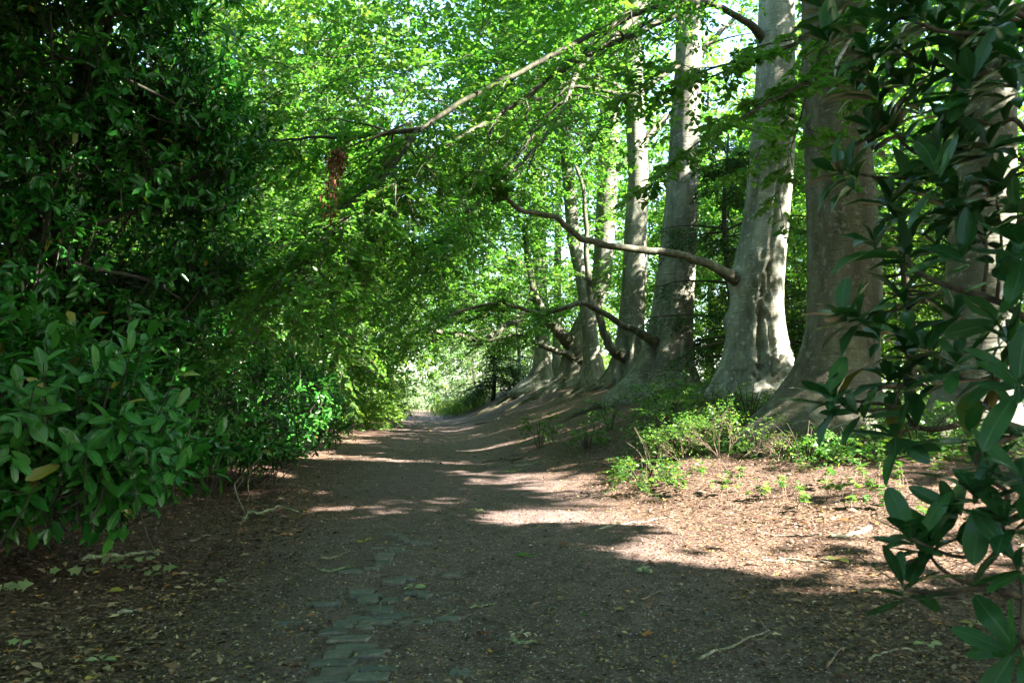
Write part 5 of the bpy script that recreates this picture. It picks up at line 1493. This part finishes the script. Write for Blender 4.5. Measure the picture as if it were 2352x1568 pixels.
# ------------------------------------------------------------------ single leaves and seedlings on the ground
def leaf_group(name, label, px, py, n, size, mat, cat, spread=.05, shape=LEAF8, wr=.55, lift=.02, stem=True, group=None, tilt=.35):
    p = gp(px, py)
    t = empty(name, p, label, cat, group)
    lv = Leaves()
    for k in range(n):
        a = k * 2 * PI / n + rng.normal(0, .3)
        q = p + np.array([math.cos(a) * spread * .3, math.sin(a) * spread * .3, lift])
        l1 = Leaves(); l1.add(q[None], np.array([[math.cos(a), math.sin(a), .15]]), np.array([[0, -tilt, 1.0]]) + rng.normal(0, .25, (1, 3)), [size * rng.uniform(.8, 1.2)])
        l1.build('leaf', mat, t, shape, wr, do_carve=False, smooth=True)
    if stem:
        g = Geo()
        q = p + np.array([rng.normal(0, .05), rng.normal(0, .03), .004])
        g.tubes(catmull([q, (q + p) / 2 + [0, 0, .01], p + [0, 0, lift]], 5)[None], np.linspace(.003, .002, 5)[None], 4)
        g.obj('stem', M_PINK, t)


MAPLE = (np.array([[0, 0, 0], [.02, .42, .02], [.34, .28, .04], [.42, .60, 0], [.62, .26, .03], [1, 0, -.04], [.62, -.26, .03], [.42, -.60, 0], [.34, -.28, .04], [.02, -.42, .02], [.4, 0, .0]]),
         [np.array([[0, 10, 2, 1], [10, 4, 3, 2], [0, 9, 8, 10], [10, 8, 7, 6]]), np.array([[10, 5, 4], [10, 6, 5]])])
for (px, py, n, s, lab) in [(190, 1325, 2, .10, 'maple seedling with one bright leaf below the fallen grey branch'), (108, 1328, 2, .08, 'maple seedling at the far left of the litter below the branch'), (370, 1325, 2, .10, 'maple seedling right of the fallen grey branch'), (285, 1320, 3, .08, 'three leaved maple seedling under the middle of the fallen branch'),
                            (330, 1305, 3, .07, 'small maple seedling touching the fallen branch'), (248, 1310, 2, .10, 'maple seedling just under the fallen branch'), (10, 1368, 2, .10, 'maple seedling cut by the picture edge'), (32, 1366, 2, .10, 'maple seedling beside the one at the picture edge'), (350, 1332, 2, .09, 'tilted maple seedling below the branch end'), (45, 1508, 2, .06, 'tiny seedling in the lower left corner')]:
    leaf_group('maple_seedling', lab, px, py, n, s, M_PALE, 'seedling', .06, MAPLE, .85, .06, True, 'maple seedlings in the litter', .6)
leaf_group('leaf_spray', 'green leafy twig end dropped in the middle of the lane', 1213, 1280, 4, .085, M_BEECH, 'leaf spray', .06)
leaf_group('leaf_spray', 'pale and green leaf pair on the lane right of the setts', 948, 1352, 3, .075, M_PALE, 'leaf spray', .05)
leaf_group('leaf_spray', 'pale leaf pair in the lower left litter', 232, 1526, 3, .085, M_PALE, 'leaf spray', .05)
leaf_group('leaf_spray', 'yellow green leaf cluster at the end of the grey stick', 1926, 1292, 4, .10, M_YELLOW, 'leaf spray', .06)
leaf_group('leaf_spray', 'cluster of yellow green leaves under the lowest rhododendron branch', 2245, 1438, 5, .085, M_YELLOW, 'leaf spray', .07)
leaf_group('leaf_spray', 'faded leaves beside the long wavy twig', 2130, 1493, 4, .07, M_PALE, 'leaf spray', .06)
leaf_group('leaf_spray', 'small bunch of green leaves at the edge of the sun patch', 1095, 1174, 4, .09, M_PALE, 'leaf spray', .06)
leaf_group('leaf_spray', 'green sprig lying on the lane above the sun patch', 1185, 1084, 7, .12, M_BEECH, 'leaf spray', .3)
leaf_group('fallen_leaf', 'yellow curled leaf beside white pebbles in the near lane', 1408, 1407, 1, .07, M_YELLOW, 'leaf', .02, stem=False, group='single fallen leaves')
leaf_group('fallen_leaf', 'orange dead leaf lying in the lane by the sun edge', 1282, 1254, 1, .13, M_DEAD, 'leaf', .02, stem=False, group='single fallen leaves')
leaf_group('fallen_leaf', 'yellow leaf star on the setts', 827, 1511, 3, .04, M_YELLOW, 'leaf', .02, stem=False, group='single fallen leaves')
leaf_group('fallen_leaf', 'narrow green leaf on the near lane', 1325, 1416, 1, .09, M_BEECH, 'leaf', .02, stem=False, wr=.25, group='single fallen leaves')
leaf_group('fallen_leaf', 'broad orange brown leaf in the sunlit litter', 1925, 1197, 1, .14, M_DEAD, 'leaf', .02, stem=False, group='single fallen leaves')
leaf_group('fallen_leaf', 'pale upturned leaf in the left litter', 490, 1349, 1, .11, M_PALE, 'leaf', .02, stem=False, group='single fallen leaves')
leaf_group('fallen_leaf', 'yellow leaf at the far left of the litter', 245, 1374, 1, .10, M_YELLOW, 'leaf', .02, stem=False, group='single fallen leaves')
leaf_group('fallen_leaf', 'yellow leaf lying far up the lane', 970, 1000, 1, .22, M_YELLOW, 'leaf', .02, stem=False, group='single fallen leaves')

# ------------------------------------------------------------------ hanging dead leaves
p0 = at(768, 362, 9.6)
t = empty('dead_leaf_spray', p0, 'bunch of dry red brown leaves hanging from a broken twig over the lane', 'dead leaves')
g, lv = Geo(), Leaves()
g.tubes(catmull([p0 + [.9, .3, .55], p0 + [.45, .1, .28], p0 + [.05, 0, .08]], 9)[None], np.linspace(.016, .009, 9)[None], 5)
for k, (dx, ln_) in enumerate([(0, .95), (-.08, .7), (.14, .28), (.04, .85)]):
    tip = p0 + np.array([dx - .05 * k * .3, rng.normal(0, .05), -ln_])
    pts = catmull([p0 + [.05, 0, .08], p0 + [dx * .6, 0, -.1], tip], 9)
    g.tubes(pts[None], np.linspace(.007, .003, 9)[None], 4)
    m = int(75 * ln_)
    f = rng.uniform(.08, 1, m)
    q = pts[(f * 8).astype(int)] + rng.normal(0, .05, (m, 3))
    lv.add(q, np.array([0, 0, -1.0]) + rng.normal(0, .5, (m, 3)), rng.normal(0, 1, (m, 3)), rng.uniform(.06, .10, m))
g.obj('twig', M_TWIG, t)
lv.build('foliage', M_DEAD, t, LEAF6, .38, do_carve=False)

from collections import Counter
tc = Counter()
for me in bpy.data.meshes:
    if me.users: tc[me.name.split('.')[0]] += len(me.loops) - 2 * len(me.polygons)
print('triangles', sum(tc.values()), 'objects', len(bpy.data.objects), tc.most_common(14))
